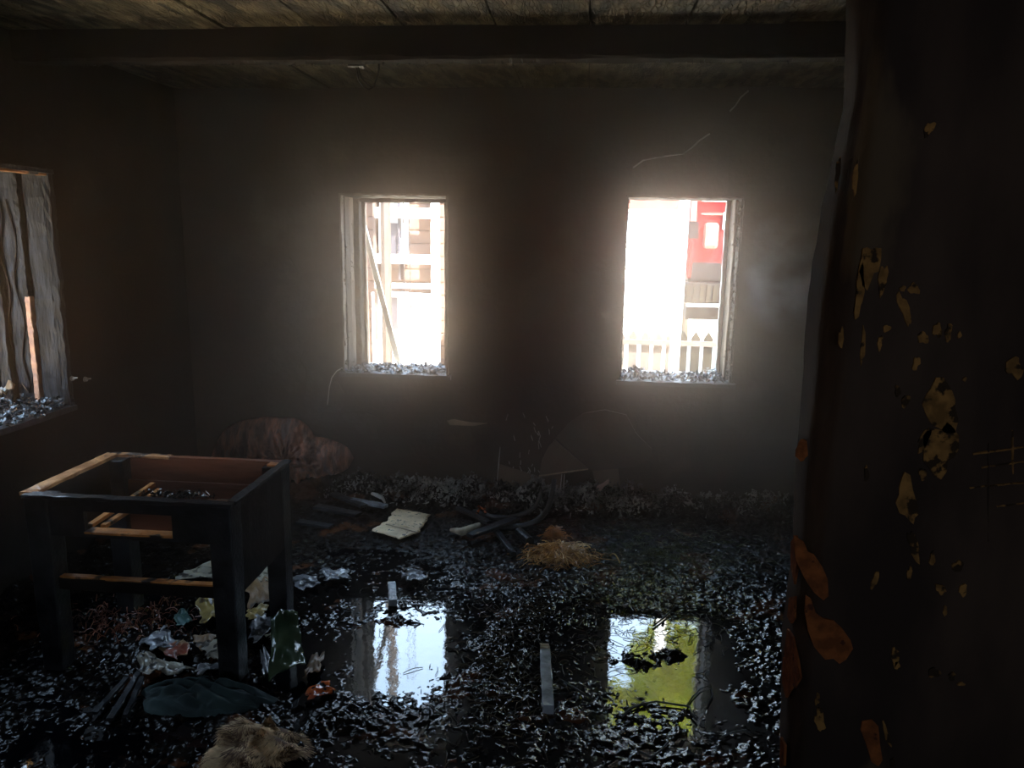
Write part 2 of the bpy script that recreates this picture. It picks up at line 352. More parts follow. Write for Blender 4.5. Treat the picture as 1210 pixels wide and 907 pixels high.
# brick showing through where the plaster came away
patch([(938, 632), (950, 640), (955, 652), (962, 655), (972, 670), (978, 684), (979, 704), (973, 709), (962, 700), (955, 690), (947, 676), (940, 660)], BRICKO, FP, FN, 'exposed_brick')
patch([(952, 703), (958, 707), (964, 724), (972, 730), (985, 733), (995, 742), (1005, 756), (1008, 766), (1000, 779), (992, 784), (985, 778), (975, 779), (962, 764), (955, 745), (951, 722)], BRICKO, FP, FN, 'exposed_brick')
patch([(1019, 852), (1030, 850), (1038, 858), (1040, 880), (1043, 898), (1038, 905), (1030, 900), (1024, 880), (1017, 862)], BRICKO, FP, FN, 'exposed_brick')
patch(blob(948, 532, 14, 26, 0, 14, .2), BRICKO, FP, FN, 'exposed_brick', proud=.006)
pl_p = Vector((.559, YP0+.02, 0)); b_p = Vector((P(925, 770, 1, YP1).x-.008, YP1-.012, 0)); dd = (b_p-pl_p).normalized(); LN = Vector((-dd.y, dd.x, 0))
for pix in ([(934, 640), (940, 632), (944, 655), (938, 690), (934, 668)], [(932, 706), (939, 704), (938, 730), (934, 736), (930, 728)],
            [(930, 742), (936, 752), (942, 780), (945, 800), (938, 812), (930, 800), (926, 770)], [(925, 776), (932, 798), (935, 812), (928, 824), (924, 806)],
            [(922, 870), (927, 880), (926, 904), (921, 906)]):
    patch(pix, BRICKO, pl_p+LN*.003, LN, 'exposed_brick', th=.006, proud=.006)
# faint mortar lines / lath of bare brickwork at far right
for (a, b, c, d) in ((1150, 536, 1209, 528), (1160, 552, 1209, 545), (1146, 576, 1209, 570), (1168, 524, 1168, 640), (1196, 508, 1197, 560), (1178, 598, 1209, 594)):
    p, q = P(a, b, 1, YP0-.001), P(c, d, 1, YP0-.001)
    obj('mortar_line', MB().beam(p, q, .004, .003, 8, .0012), PIERM if a == 1168 else CREAM, pier)

# ------------------------------------------------------------------ window openings in the back wall
def ragged_board(a, b, wd, th, M, parent, name, seg=16, jit=.003, upv=Vector((0, 0, 1))):
    return obj(name, MB().beam(a, b, wd, th, seg, jit, upv), M, parent)
YV = Vector((0, 1, 0))
def window_back(name, W, left_boards, right_boards, head, label):
    x0, x1, z0, z1 = W
    e = empty(name, ((x0+x1)/2, WY+.15, z0), label, 'window', kind='structure')
    for (xx, yy, wd, dp, M) in left_boards+right_boards:
        ragged_board((xx, WY+yy, z0-.01), (xx, WY+yy, z1), wd, dp, M, e, 'window_frame', upv=YV)
    for (zz, yy, wd, dp, M) in head:
        ragged_board((x0, WY+yy, zz), (x1, WY+yy, zz), dp, wd, M, e, 'window_head')
    ragged_board((x0-.02, WY+.155, z0-.012), (x1+.02, WY+.155, z0-.012), .36, .03, CHAR, e, 'window_sill', jit=.002)
    return e
w1 = window_back('window_1', W1,
    [(W1[0]+.006, .02, .012, .05, REVEAL), (W1[0]+.010, .10, .014, .09, REVD), (W1[0]+.008, .19, .012, .08, REVEAL), (W1[0]+.022, .285, .05, .08, REVD), (W1[0]+.05, .325, .03, .03, REVEAL)],
    [(W1[1]-.006, .02, .012, .05, REVEAL), (W1[1]-.006, .12, .012, .12, REVD), (W1[1]-.035, .29, .07, .07, REVEAL)],
    [(W1[3]-.006, .02, .012, .05, REVEAL), (W1[3]-.010, .15, .016, .2, REVD), (W1[3]-.02, .29, .04, .07, REVD)],
    'left of the two burnt out windows in the back wall, with a charred frame')
w2 = window_back('window_2', W2,
    [(W2[0]+.004, .03, .008, .06, REVD), (W2[0]+.004, .18, .008, .2, REVD)],
    [(W2[1]-.006, .05, .014, .09, REVD), (W2[1]-.014, .16, .022, .10, REVEAL), (W2[1]-.012, .26, .02, .09, REVD), (W2[1]-.03, .315, .03, .03, WHT)],
    [(W2[3]-.006, .02, .012, .05, REVEAL), (W2[3]-.008, .18, .010, .24, REVD)],
    'right of the two burnt out windows in the back wall, frame mostly burnt away')
# ragged blistered texture on right reveal of window 2 and edge flakes
def flakes(name, pts_fn, n, size, M, label, cat, parent=None, flat=.6, curl=.5, kind='stuff'):
    g = rng; V = []; F = []
    for i in range(n):
        c, sc = pts_fn(i); s_ = size*sc*random.uniform(.4, 1.4); a = random.uniform(0, 6.28)
        tilt = Euler((random.gauss(0, flat), random.gauss(0, flat), a)).to_matrix()
        l, w_ = s_*random.uniform(.7, 1.6), s_*random.uniform(.25, .8); cu = s_*curl*random.uniform(-.6, 1)
        q = [(-l, -w_, cu), (-l, w_, cu*.6), (0, -w_*1.1, 0), (0, w_*.9, 0.0), (l, -w_*.8, cu), (l*1.1, w_*.6, cu*1.1)]
        k = len(V)
        for v in q: V.append(tuple(tilt @ Vector(v) + c))
        F += [(k, k+2, k+3, k+1), (k+2, k+4, k+5, k+3)]
    mb = MB(); mb.v = V; mb.f = F
    o = obj(name, mb, M, parent)
    return tag(o, label, cat, kind=kind) if parent is None else tag(o, kind=kind)
def edgepts(W, side):
    def f(i):
        z = random.uniform(W[2]+.02, W[3]-.01); y = WY+random.uniform(.0, .20)
        return Vector(((W[1]-.012 if side > 0 else W[0]+.012)+random.uniform(-.004, .004), y, z)), 1
    return f
flakes('blistered_paint', edgepts(W2, 1), 500, .010, REVEAL, None, None, w2, flat=1.4)
flakes('blistered_paint', edgepts(W1, -1), 160, .008, REVEAL, None, None, w1, flat=1.4)
def rag_edge(i):
    z = random.uniform(W2[2], W2[3]); return Vector((W2[0]+random.uniform(-.002, .008), WY+random.uniform(0, .02), z)), 1
flakes('ragged_plaster_edge', rag_edge, 160, .008, REVD, None, None, w2, flat=1.0)
for (W, nm, lab) in ((W1, 'sill_debris', 'wet charred flakes and ash covering the sill of the left back window'),
                     (W2, 'sill_debris', 'wet charred flakes and ash covering the sill of the right back window')):
    def f(i, W=W):
        xx = random.uniform(W[0]-.01, W[1]+.01); yy = WY+random.uniform(-.015, .30)
        hh = .012 + (.035*math.exp(-((xx-W[0]-.10)/.07)**2) + .03*math.exp(-((xx-W[1]+.09)/.05)**2) if W is W2 else 0.004)
        return Vector((xx, yy, W[2]+random.uniform(.002, hh))), 1
    flakes(nm, f, 900, .012, SILLD, lab, 'debris', flat=.5)
# diagonal pale board leaning in the left opening
a, b = P(421, 234, 1, WY+.40), P(472, 432, 1, WY+.46)
a = b+(a-b)*1.12; b = b+(b-a)*.25
bb = MB().beam(b, a, .036, .03, 4, .0008, Vector((0, 1, 0)))
tag(obj('leaning_board', bb, PALEW, None), 'pale timber batten leaning diagonally across the left back window', 'board')
# white cable over the sill
pt = [P(408, 434, 1, WY+.10), P(404, 435, 1, WY-.005), P(398, 438, 1, WY-.02), P(392, 446, 1, WY-.02), P(389, 458, 1, WY-.015), P(387, 478, 1, WY-.012)]
tag(obj('cable', MB().tube(pt, .0035, 6), WIREW, None, smooth=True), 'pale cable drooping over the left corner of the left window sill', 'cable')

# ------------------------------------------------------------------ window in the left wall (charred frame, seen edge-on)
y1 = WL[1]
w3 = empty('window_3', (LX-.2, 3.0, WL[2]), 'deep charred window opening in the left wall at the picture edge', 'window', kind='structure')
def vb(x_, y_, wd, th, M, name, z0=WL[2], z1=WL[3], jit=.004, seg=26):
    return obj(name, MB().beam((x_, y_, z0), (x_, y_, z1), th, wd, seg, jit, Vector((1, 0, 0))), M, w3)
vb(LX-.014, y1-.012, .034, .035, FRAMEW, 'window_frame')
vb(LX-.085, y1-.006, .10, .022, FRAMEW, 'window_frame')
vb(LX-.165, y1-.012, .028, .040, FRAMEW, 'window_frame', WL[2]+.52)
vb(LX-.160, y1-.012, .026, .038, mat('bare_scorched_edge', (.50, .24, .13), (.32, .15, .09), rough=.45, scale=20, bump=.5, bscale=60), 'unburnt_edge', WL[2], WL[2]+.52, .002)
vb(LX-.225, y1-.004, .085, .02, FRAMEW, 'window_frame')
vb(LX-.30, y1-.022, .05, .05, FRAMEW, 'window_frame')
vb(LX-.37, y1-.03, .08, .06, FRAMEW, 'window_frame')
obj('window_head', MB().beam((LX-.2, WL[0], WL[3]-.01), (LX-.2, y1, WL[3]-.01), .42, .02, 12, .003), FRAMEW, w3)
obj('window_head', MB().beam((LX-.02, WL[0], WL[3]-.024), (LX-.02, y1, WL[3]-.024), .03, .012, 12, .002), SCORCH, w3)
obj('window_sill', MB().beam((LX-.2, WL[0], WL[2]-.012), (LX-.2, y1, WL[2]-.012), .44, .03, 12, .003), CHAR, w3)
vb(LX-.2, WL[0]+.012, .3, .03, FRAMEW, 'window_frame')
# charred wavy splits hanging on the frame
for (xa, r_) in ((LX-.205, .005), (LX-.262, .005)):
    z = WL[2]+random.uniform(.05, .3); p_ = []
    xx = xa
    while z < WL[3]-.1:
        p_.append((xx, y1-.022, z)); z += .035; xx = xa + .014*math.sin(z*17+xa*40)
    obj('charred_split', MB().tube(p_, r_, 5), CHARB, w3, smooth=True)
def f(i):
    return Vector((LX-random.uniform(-.02, .38), random.uniform(2.52, 3.41), WL[2]+random.uniform(.002, .02+.03*random.random()))), 1
flakes('sill_debris', f, 2600, .010, SILLD, 'wet charred flakes and ash heaped along the sill of the left wall window', 'debris', flat=.4)
# sheet helper -------------------------------------------------------
def sheet(name, pix, z, M, label, cat, lift=.02, crum=.012, seed=0, thick=.002, n=14, plane=None, group=None, parent=None, fold=None):
    """a crumpled sheet bounded by 4 pixel corners seen lying on level z (order: tl,tr,br,bl)"""
    rr = np.random.default_rng(seed+11)
    if plane is None: c = [G(a, b, z) for a, b in pix]
    else: c = [PP(a, b, plane[0], Vector(plane[1])) for a, b in pix]
    nn = Vector((0, 0, 1)) if plane is None else Vector(plane[1])
    nz = vnoise(n+1, n+1, 3.0, seed+5)+.5*vnoise(n+1, n+1, 1.5, seed+6)
    ed = np.stack([np.interp(np.arange(n+1), np.linspace(0, n, 7), rr.uniform(-.16, .12, 7)) for _ in range(4)])*(.3 if 'page' in name or 'green' in name else 1); mb = MB()
    for i in range(n+1):
        for j in range(n+1):
            u, v = i/n, j/n
            uu = u+ed[0, j]*(1-u)-ed[1, j]*u; vv = v-ed[2, i]*(1-v)+ed[3, i]*v
            p = c[0]*(1-uu)*(1-vv)+c[1]*uu*(1-vv)+c[2]*uu*vv+c[3]*(1-uu)*vv
            h = nz[i, j]*crum + lift*(.3+.7*math.sin(PI*min(1, max(0, u)))) * .5
            if fold == 'book': h += lift*(1-abs(2*v-1)**.5)*-1+lift
            if fold == 'curl': h += lift*2.2*(1-v)**2
            mb.v.append(tuple(p+nn*h))
    for i in range(n):
        for j in range(n): a = i*(n+1)+j; mb.f.append((a, a+1, a+n+2, a+n+1))
    o = obj(name, mb, M, parent, smooth=True, solid=thick)
    return tag(o, label, cat, group) if label else o
# scraps on the left sill
sheet('rag', [(-14, 462), (18, 440), (34, 470), (0, 476)], WL[2]+.03, CARDB, 'scorched brown rag crumpled on the left wall window sill', 'rag', .05, .05, 3)
sheet('paper_scrap', [(-4, 466), (12, 452), (22, 462), (8, 470)], WL[2]+.05, OFFW, 'small pale scrap lying on the brown rag on the left sill', 'scrap', .03, .03, 4)
cu = MB()
for (xo, r_) in ((-.40, .014), (-.375, .012)):
    cu.tube([(LX+xo+.008*math.sin(z*9+xo*50), y1-.06+.01*math.sin(z*13), z) for z in np.linspace(.86, 1.58, 14)], [r_*(.6+.4*math.sin(z*8)**2) for z in range(14)], 6)
tag(obj('burnt_curtain', cu, mat('singed_ochre_cloth', (.62, .36, .13), (.34, .17, .05), rough=.7, scale=14), None, smooth=True), 'singed ochre strip of curtain hanging in the left wall window', 'curtain')
# socket bits beside it
for (a, b, lab) in ((85, 447, 'small pale wall fitting nearer the left window frame'), (101, 448, 'small round pale wall fitting further from the left window frame')):
    p = P(a, b, 0, LX+.004); e = MB()
    e.tube([(LX-.002, p.y, p.z), (LX+.012, p.y, p.z)], [.014, .010], 10); e.tube([(LX+.010, p.y, p.z+.002), (LX+.03, p.y+.004, p.z+.004)], [.005, .004], 6)
    tag(obj('wall_fitting', e, OFFW, None, smooth=False), lab, 'fitting')

# ------------------------------------------------------------------ floor: puddles and heightfield of debris
WZ = 0.0
struct('puddle_water', MB().add([(LX+.01, 0.3, WZ), (RX-.01, 0.3, WZ), (RX-.01, WY-.01, WZ), (LX+.01, WY-.01, WZ)], [(0, 1, 2, 3)]), WATER, 'black standing water mirroring the windows', 'water')
GX0, GX1, GY0, GY1, ST = LX+.005, 1.9, 1.25, WY-.005, .0058
nx = int((GX1-GX0)/ST)+1; ny = int((GY1-GY0)/ST)+1
X = (GX0+np.arange(nx)*ST)[:, None]*np.ones((1, ny)); Y = np.ones((nx, 1))*(GY0+np.arange(ny)*ST)[None, :]
fb = lambda c, s: vnoise(nx, ny, c/ST, s)-.5
big = fb(.55, 1)*1.0+fb(.26, 2)*.6
mid = fb(.11, 3)*.9+fb(.055, 4)*.8
fin = fb(.028, 5)*.8+fb(.016, 6)*.8
rid = (1-np.abs(fb(.05, 8))*4)*.5
def bl(px_, py_, rx_, ry_, rot=0, z=0):
    c = G(px_, py_); dx = X-c.x; dy = Y-c.y
    u = dx*math.cos(rot)+dy*math.sin(rot); v = -dx*math.sin(rot)+dy*math.cos(rot)
    return np.exp(-((u/rx_)**2+(v/ry_)**2)**1.5)
ff = fb(.010, 15)*.9+fb(.0135, 16)*.7
Hh = -.0012+.011*big+.008*mid+.0075*fin+.0065*ff+.002*rid
pud = 1.15*bl(478, 770, .22, .27)+.9*bl(375, 790, .20, .22)+.95*bl(780, 800, .20, .18)+.8*bl(745, 745, .12, .15)+.9*bl(860, 800, .16, .3)+.5*bl(455, 880, .3, .12)+.7*bl(830, 755, .10, .2)+.4*bl(385, 700, .15, .2)+.6*bl(50, 885, .12, .1)+.5*bl(290, 730, .2, .2)
Hh = Hh-.0135*np.clip(pud, 0, 1.1)*np.clip(.75+1.2*(fb(.16, 21)+.5*fb(.07, 22)), 0, 1.1)
isl = bl(765, 780, .135, .085, .2)+.6*bl(470, 735, .07, .04)+.5*bl(515, 765, .10, .025)+.5*bl(600, 770, .10, .4)+.6*bl(330, 860, .3, .15)+.5*bl(180, 780, .35, .2)
Hh = Hh+.020*isl*(.75+1.1*(fin+mid))+.024*bl(765, 782, .13, .075, .2)*(.8+.8*mid+.5*fin)
Hh = Hh+.006*np.clip((Y-3.1)/1.0, 0, 1)+.004*fb(.04, 12)*np.clip((Y-2.9), 0, 1)
wallh = np.clip((Y-(WY-.42+.12*big))/.35, 0, 1); Hh = Hh+wallh**1.4*(.055+.05*mid+.03*fin+.05*big)
lef = np.clip((LX+.35-X)/.3, 0, 1); Hh = Hh+lef*.05*(1+mid)
Hh = Hh+.005*np.clip(fb(.02, 14)*3, 0, 1)*np.clip(1-pud, 0, 1)
Hh = Hh+.006*np.clip(fb(.014, 17)*4-1.25, 0, 1)*np.clip(1.6-pud, 0, 1)
V = np.stack([X, Y, Hh], -1).reshape(-1, 3)
I = np.arange(nx*ny).reshape(nx, ny); Fq = np.stack([I[:-1, :-1], I[1:, :-1], I[1:, 1:], I[:-1, 1:]], -1).reshape(-1, 4)
ctr = V[Fq[:, 0]]; Fq = Fq[~((ctr[:, 0] > .57) & (ctr[:, 1] < 2.0) & (ctr[:, 1] > 1.2)) & ~((ctr[:, 1] < 1.72) & (ctr[:, 0] > .9))]
me = bpy.data.meshes.new('floor_debris'); me.vertices.add(len(V)); me.vertices.foreach_set('co', V.ravel().astype(np.float32))
me.loops.add(Fq.size); me.loops.foreach_set('vertex_index', Fq.ravel().astype(np.int32)); me.polygons.add(len(Fq))
me.polygons.foreach_set('loop_start', (np.arange(len(Fq))*4).astype(np.int32)); me.polygons.foreach_set('loop_total', np.full(len(Fq), 4, np.int32))
me.polygons.foreach_set('use_smooth', np.ones(len(Fq), bool)); me.update(calc_edges=True); me.materials.append(DEB)
fd = bpy.data.objects.new('floor_debris', me); COL.objects.link(fd)
tag(fd, 'wet black crust of charred debris covering the whole floor', 'debris', kind='stuff')
# drier, duller crust towards the back wall
N_ = DEB.node_tree.nodes; L_ = DEB.node_tree.links; t_ = N_.new('ShaderNodeTexCoord'); s_ = N_.new('ShaderNodeSeparateXYZ'); L_.new(t_.outputs['Object'], s_.inputs[0])
mr_ = N_.new('ShaderNodeMapRange'); mr_.inputs[1].default_value = 3.0; mr_.inputs[2].default_value = 4.0; mr_.inputs[3].default_value = 0; mr_.inputs[4].default_value = .35
L_.new(s_.outputs['Y'], mr_.inputs[0]); bs_ = N_['Principled BSDF']; src = bs_.inputs['Roughness'].links[0].from_socket
sm_ = N_.new('ShaderNodeMapRange'); sm_.inputs[1].default_value = 2.9; sm_.inputs[2].default_value = 3.7; sm_.inputs[3].default_value = .42; sm_.inputs[4].default_value = .07
L_.new(s_.outputs['Y'], sm_.inputs[0])
sx_ = N_.new('ShaderNodeMapRange'); sx_.inputs[1].default_value = -1.15; sx_.inputs[2].default_value = -.5; sx_.inputs[3].default_value = .22; sx_.inputs[4].default_value = 1
L_.new(s_.outputs['X'], sx_.inputs[0]); mu_ = N_.new('ShaderNodeMath'); mu_.operation = 'MULTIPLY'
L_.new(sm_.outputs[0], mu_.inputs[0]); L_.new(sx_.outputs[0], mu_.inputs[1]); L_.new(mu_.outputs[0], bs_.inputs['Specular IOR Level'])
ad_ = N_.new('ShaderNodeMath'); L_.new(src, ad_.inputs[0]); L_.new(mr_.outputs[0], ad_.inputs[1]); L_.new(ad_.outputs[0], bs_.inputs['Roughness'])
def hz(x_, y_):
    i = min(nx-1, max(0, int((x_-GX0)/ST))); j = min(ny-1, max(0, int((y_-GY0)/ST))); return max(WZ, float(Hh[i, j]))
pudn = np.clip(pud-isl, 0, 1)
def scatter(x0, x1, y0_, y1_, avoid=.75):
    while True:
        a, b = random.uniform(x0, x1), random.uniform(y0_, y1_)
        i = min(nx-1, max(0, int((a-GX0)/ST))); j = min(ny-1, max(0, int((b-GY0)/ST)))
        if b < 2.03 and a > .56: continue
        if a < -.75 and random.random() < .75: continue
        if random.random() > pudn[i, j]*1.25: return Vector((a, b, hz(a, b)+.002))
flakes('char_flakes', lambda i: (scatter(-2.4, 1.9, 1.3, 4.5), 1), 9000, .006, FLAKE, 'countless small wet char flakes strewn over the floor', 'flakes', flat=.35)
# curled ash along the back wall
def ashp(i):
    while True:
        xx = random.uniform(-1.55, 1.25)
        dens = .25+.9*math.exp(-((xx-.12)/.25)**2)+.6*math.exp(-((xx+.85)/.25)**2)+.4*math.exp(-((xx+.25)/.15)**2)
        if random.random() < dens: break
    yy = WY-abs(random.gauss(.10, .09))-.01
    return Vector((xx, yy, hz(xx, yy)+random.uniform(0, .035))), 1
flakes('ash_curls', ashp, 4200, .009, ASH, 'heap of grey curled ash flakes lying along the foot of the back wall', 'ash', flat=1.0, curl=1.1)
# dark strands (burnt excelsior)
def strands(name, cfn, n, L_, r_, M, label, cat, curl=1.0, rise=.01):
    mb = MB()
    for i in range(n):
        c = cfn(i); a = random.uniform(0, 6.28); pts_ = []; k = random.uniform(-9, 9)*curl
        l = L_*random.uniform(.4, 1.2); hh = random.uniform(0, rise); st = 5
        p = Vector(c)
        for q in range(st+1):
            pts_.append((p.x, p.y, max(c.z-.01, p.z+hh*math.sin(PI*q/st)))); p = p+Vector((math.cos(a), math.sin(a), 0))*(l/st); a += k*l/st*3; 
        mb.tube(pts_, [r_*random.uniform(.6, 1.2)]*(st+1), 3)
    return tag(obj(name, mb, M, None), label, cat, kind='stuff')
def region(cx, cy, sx, sy):
    c = G(cx, cy)
    def f(i):
        a, b = c.x+random.gauss(0, sx), min(WY-.02, c.y+random.gauss(0, sy)); return Vector((a, b, hz(a, b)+.003))
    return f
strands('burnt_strands', region(720, 700, .38, .30), 900, .07, .0016, STRANDM, 'dark burnt strands matted over the floor in front of the straw heap', 'strands', rise=.012)
strands('burnt_strands', region(600, 790, .10, .30), 420, .06, .0016, STRANDM, 'rusty dark strands in a band down the middle of the floor', 'strands', rise=.012)
GRS = mat('wet_strands_green_reflection', (.12, .13, .05), (.04, .045, .018), rough=.3, scale=8)  # green tint stands for a diffused yellow-green reflection on the debris
strands('burnt_strands', region(800, 655, .22, .16), 600, .06, .0018, GRS, 'wet strands tinted green for a diffused reflection, matted right of the straw heap', 'strands', rise=.01)
strands('burnt_strands', region(150, 735, .14, .09), 200, .05, .002, REDWOOD, 'reddish burnt fibres lying below the table stretcher', 'strands', rise=.03)
# straw heap
c0 = G(662, 660)
def hp(i):
    r_ = abs(random.gauss(0, .5)); a = random.uniform(0, 6.28); x_ = c0.x+.17*r_*math.cos(a); y_ = c0.y+.11*r_*math.sin(a)
    return Vector((x_, y_, hz(x_, y_)+random.uniform(0, .055)*math.exp(-r_*r_)))
strands('straw_heap', hp, 900, .085, .0022, STRAWM, 'heap of wet golden brown straw in the middle of the floor', 'straw', rise=.02)
STL = mat('pale_straw', (.80, .52, .20), (.50, .28, .09), rough=.4, scale=12)
strands('straw_stalks', hp, 260, .10, .0026, STL, 'paler straw stalks lying over the golden straw heap', 'straw', rise=.03)
c1 = G(655, 640, .02)
def hp2(i):
    t = random.random(); return Vector((c1.x+random.gauss(0, .03)*(1-t), c1.y+random.gauss(0, .02)*(1-t)+.01, .03+t*.06))
OST = mat('orange_wood_wool', (.50, .20, .05), (.24, .09, .02), rough=.5, scale=14)
strands('wood_wool_tuft', hp2, 420, .045, .0022, OST, 'pointed orange brown tuft of fibres on top of the straw heap', 'fibres', rise=.012)

# ------------------------------------------------------------------ charred table frame
TX0, TX1, TY0, TY1, TZ = -1.945, -1.182, 2.396, 2.94, .68
tb = empty('table_frame', ((TX0+TX1)/2, (TY0+TY1)/2, 0), 'charred wooden table frame missing its top, standing at the left', 'table')
LW_ = .085
def leg(x_, y_):
    m_ = MB(); k = 18
    for j in range(k+1):
        z = TZ-.012-(TZ-.012)*j/k; s_ = LW_/2*(1-.12*j/k); 
        for (u, v) in ((-1, -1), (1, -1), (1, 1), (-1, 1)): m_.v.append((x_+u*s_+random.uniform(-.0015, .0015), y_+v*s_+random.uniform(-.0015, .0015), z))
    for j in range(k):
        for q in range(4): m_.f.append((j*4+q, j*4+(q+1) % 4, j*4+4+(q+1) % 4, j*4+4+q))
    m_.f += [(3, 2, 1, 0), (k*4, k*4+1, k*4+2, k*4+3)]
    return obj('leg', m_, CHAR, tb, bevel=.004)
for (a, b) in ((TX0+.045, TY0+.045), (TX1-.045, TY0+.045), (TX0+.045, TY1-.045), (TX1-.045, TY1-.045)): leg(a, b)
ZA = .528
ap = wall_with_hole(MB(), 'y', TY0+.012, TY0+.032, TX0+.088, TX1-.088, ZA, TZ-.012, [(-1.728, -1.404, .546, .624)])
obj('front_apron', ap, CHAR, tb)
for (a, b, c, d) in ((-1.728, -1.404, .546, 0), ): 
    obj('drawer_rail', MB().beam((a, TY0+.03, c), (b, TY0+.03, c), .05, .008, 8, .001), SCORCH, tb)
obj('drawer_rail', MB().beam((-1.62, TY0+.05, .620), (-1.40, TY0+.05, .620), .02, .006, 6, .001), RIMW, tb)
obj('back_apron', MB().beam((TX0+.05, TY1-.02, .60), (TX1-.05, TY1-.02, .60), .02, .15, 10, .001), REDWOOD, tb)
obj('inner_board', MB().beam((TX0+.04, TY1-.05, .46), (TX1-.04, TY1-.05, .46), .015, .24, 10, .001), REDWOOD, tb)
obj('side_apron', MB().beam((TX1-.018, TY0+.02, .498), (TX1-.018, TY1-.02, .498), .024, .35, 12, .0012), CHARB, tb)
obj('side_apron', MB().beam((TX0+.018, TY0+.06, .60), (TX0+.018, TY1-.06, .60), .024, .15, 12, .0012), CHARB, tb)
obj('top_rail', MB().beam((TX0+.004, TY0+.02, TZ-.006), (TX0+.004, TY1-.02, TZ-.006), .055, .014, 14, .0018), RIMW, tb)
obj('top_rail', MB().beam((TX0, TY0+.018, TZ-.007), (TX1, TY0+.018, TZ-.007), .040, .013, 18, .0018), CHAR, tb)
obj('top_rail', MB().beam((TX0+.0, TY1-.018, TZ-.006), (TX0+.26, TY1-.018, TZ-.006), .034, .012, 8, .0015), RIMW, tb)
obj('top_rail', MB().beam((TX0+.26, TY1-.018, TZ-.008), (TX1, TY1-.018, TZ-.008), .026, .010, 8, .0015), REDWOOD, tb)
obj('top_rail', MB().beam((TX1-.012, TY0+.03, TZ-.006), (TX1-.012, TY1-.005, TZ-.006), .034, .012, 14, .0018), CHARB, tb)
obj('corner_block', MB().beam((TX1-.16, TY0+.045, TZ-.02), (TX1-.04, TY0+.045, TZ-.02), .05, .02, 4, .002), SCORCH, tb)
obj('corner_block', MB().beam((TX1-.07, TY1-.05, TZ-.014), (TX1-.02, TY1-.05, TZ-.014), .04, .02, 4, .002), SCORCH, tb)
for (pa_, pb_) in ((P(106, 621, 1, 2.45), P(181, 572, 1, 2.85)), (P(122, 622, 1, 2.46), P(189, 579, 1, 2.82))):
    obj('drawer_runner', MB().beam(pa_, pb_, .020, .016, 8, .001), SCORCH, tb)
obj('stretcher', MB().beam((TX0+.08, TY0+.045, .335), (TX1-.08, TY0+.045, .335), .03, .045, 12, .0015), CHARB, tb)
obj('stretcher_edge', MB().beam((TX0+.09, TY0+.045, .360), (TX1-.085, TY0+.045, .360), .026, .008, 12, .0012), SCORCH, tb)
obj('stretcher', MB().beam((TX0+.08, TY1-.045, .335), (TX1-.08, TY1-.045, .335), .03, .045, 12, .0015), CHARB, tb)
# charred rubble caught on the rim
def f(i): return Vector((random.gauss(-1.40, .05), TY0+.04+abs(random.gauss(0, .03)), TZ-.004+random.uniform(0, .012))), 1
flakes('char_crumbs', f, 200, .008, FLAKE, 'char crumbs heaped on the front rail of the table frame', 'crumbs', flat=.6)

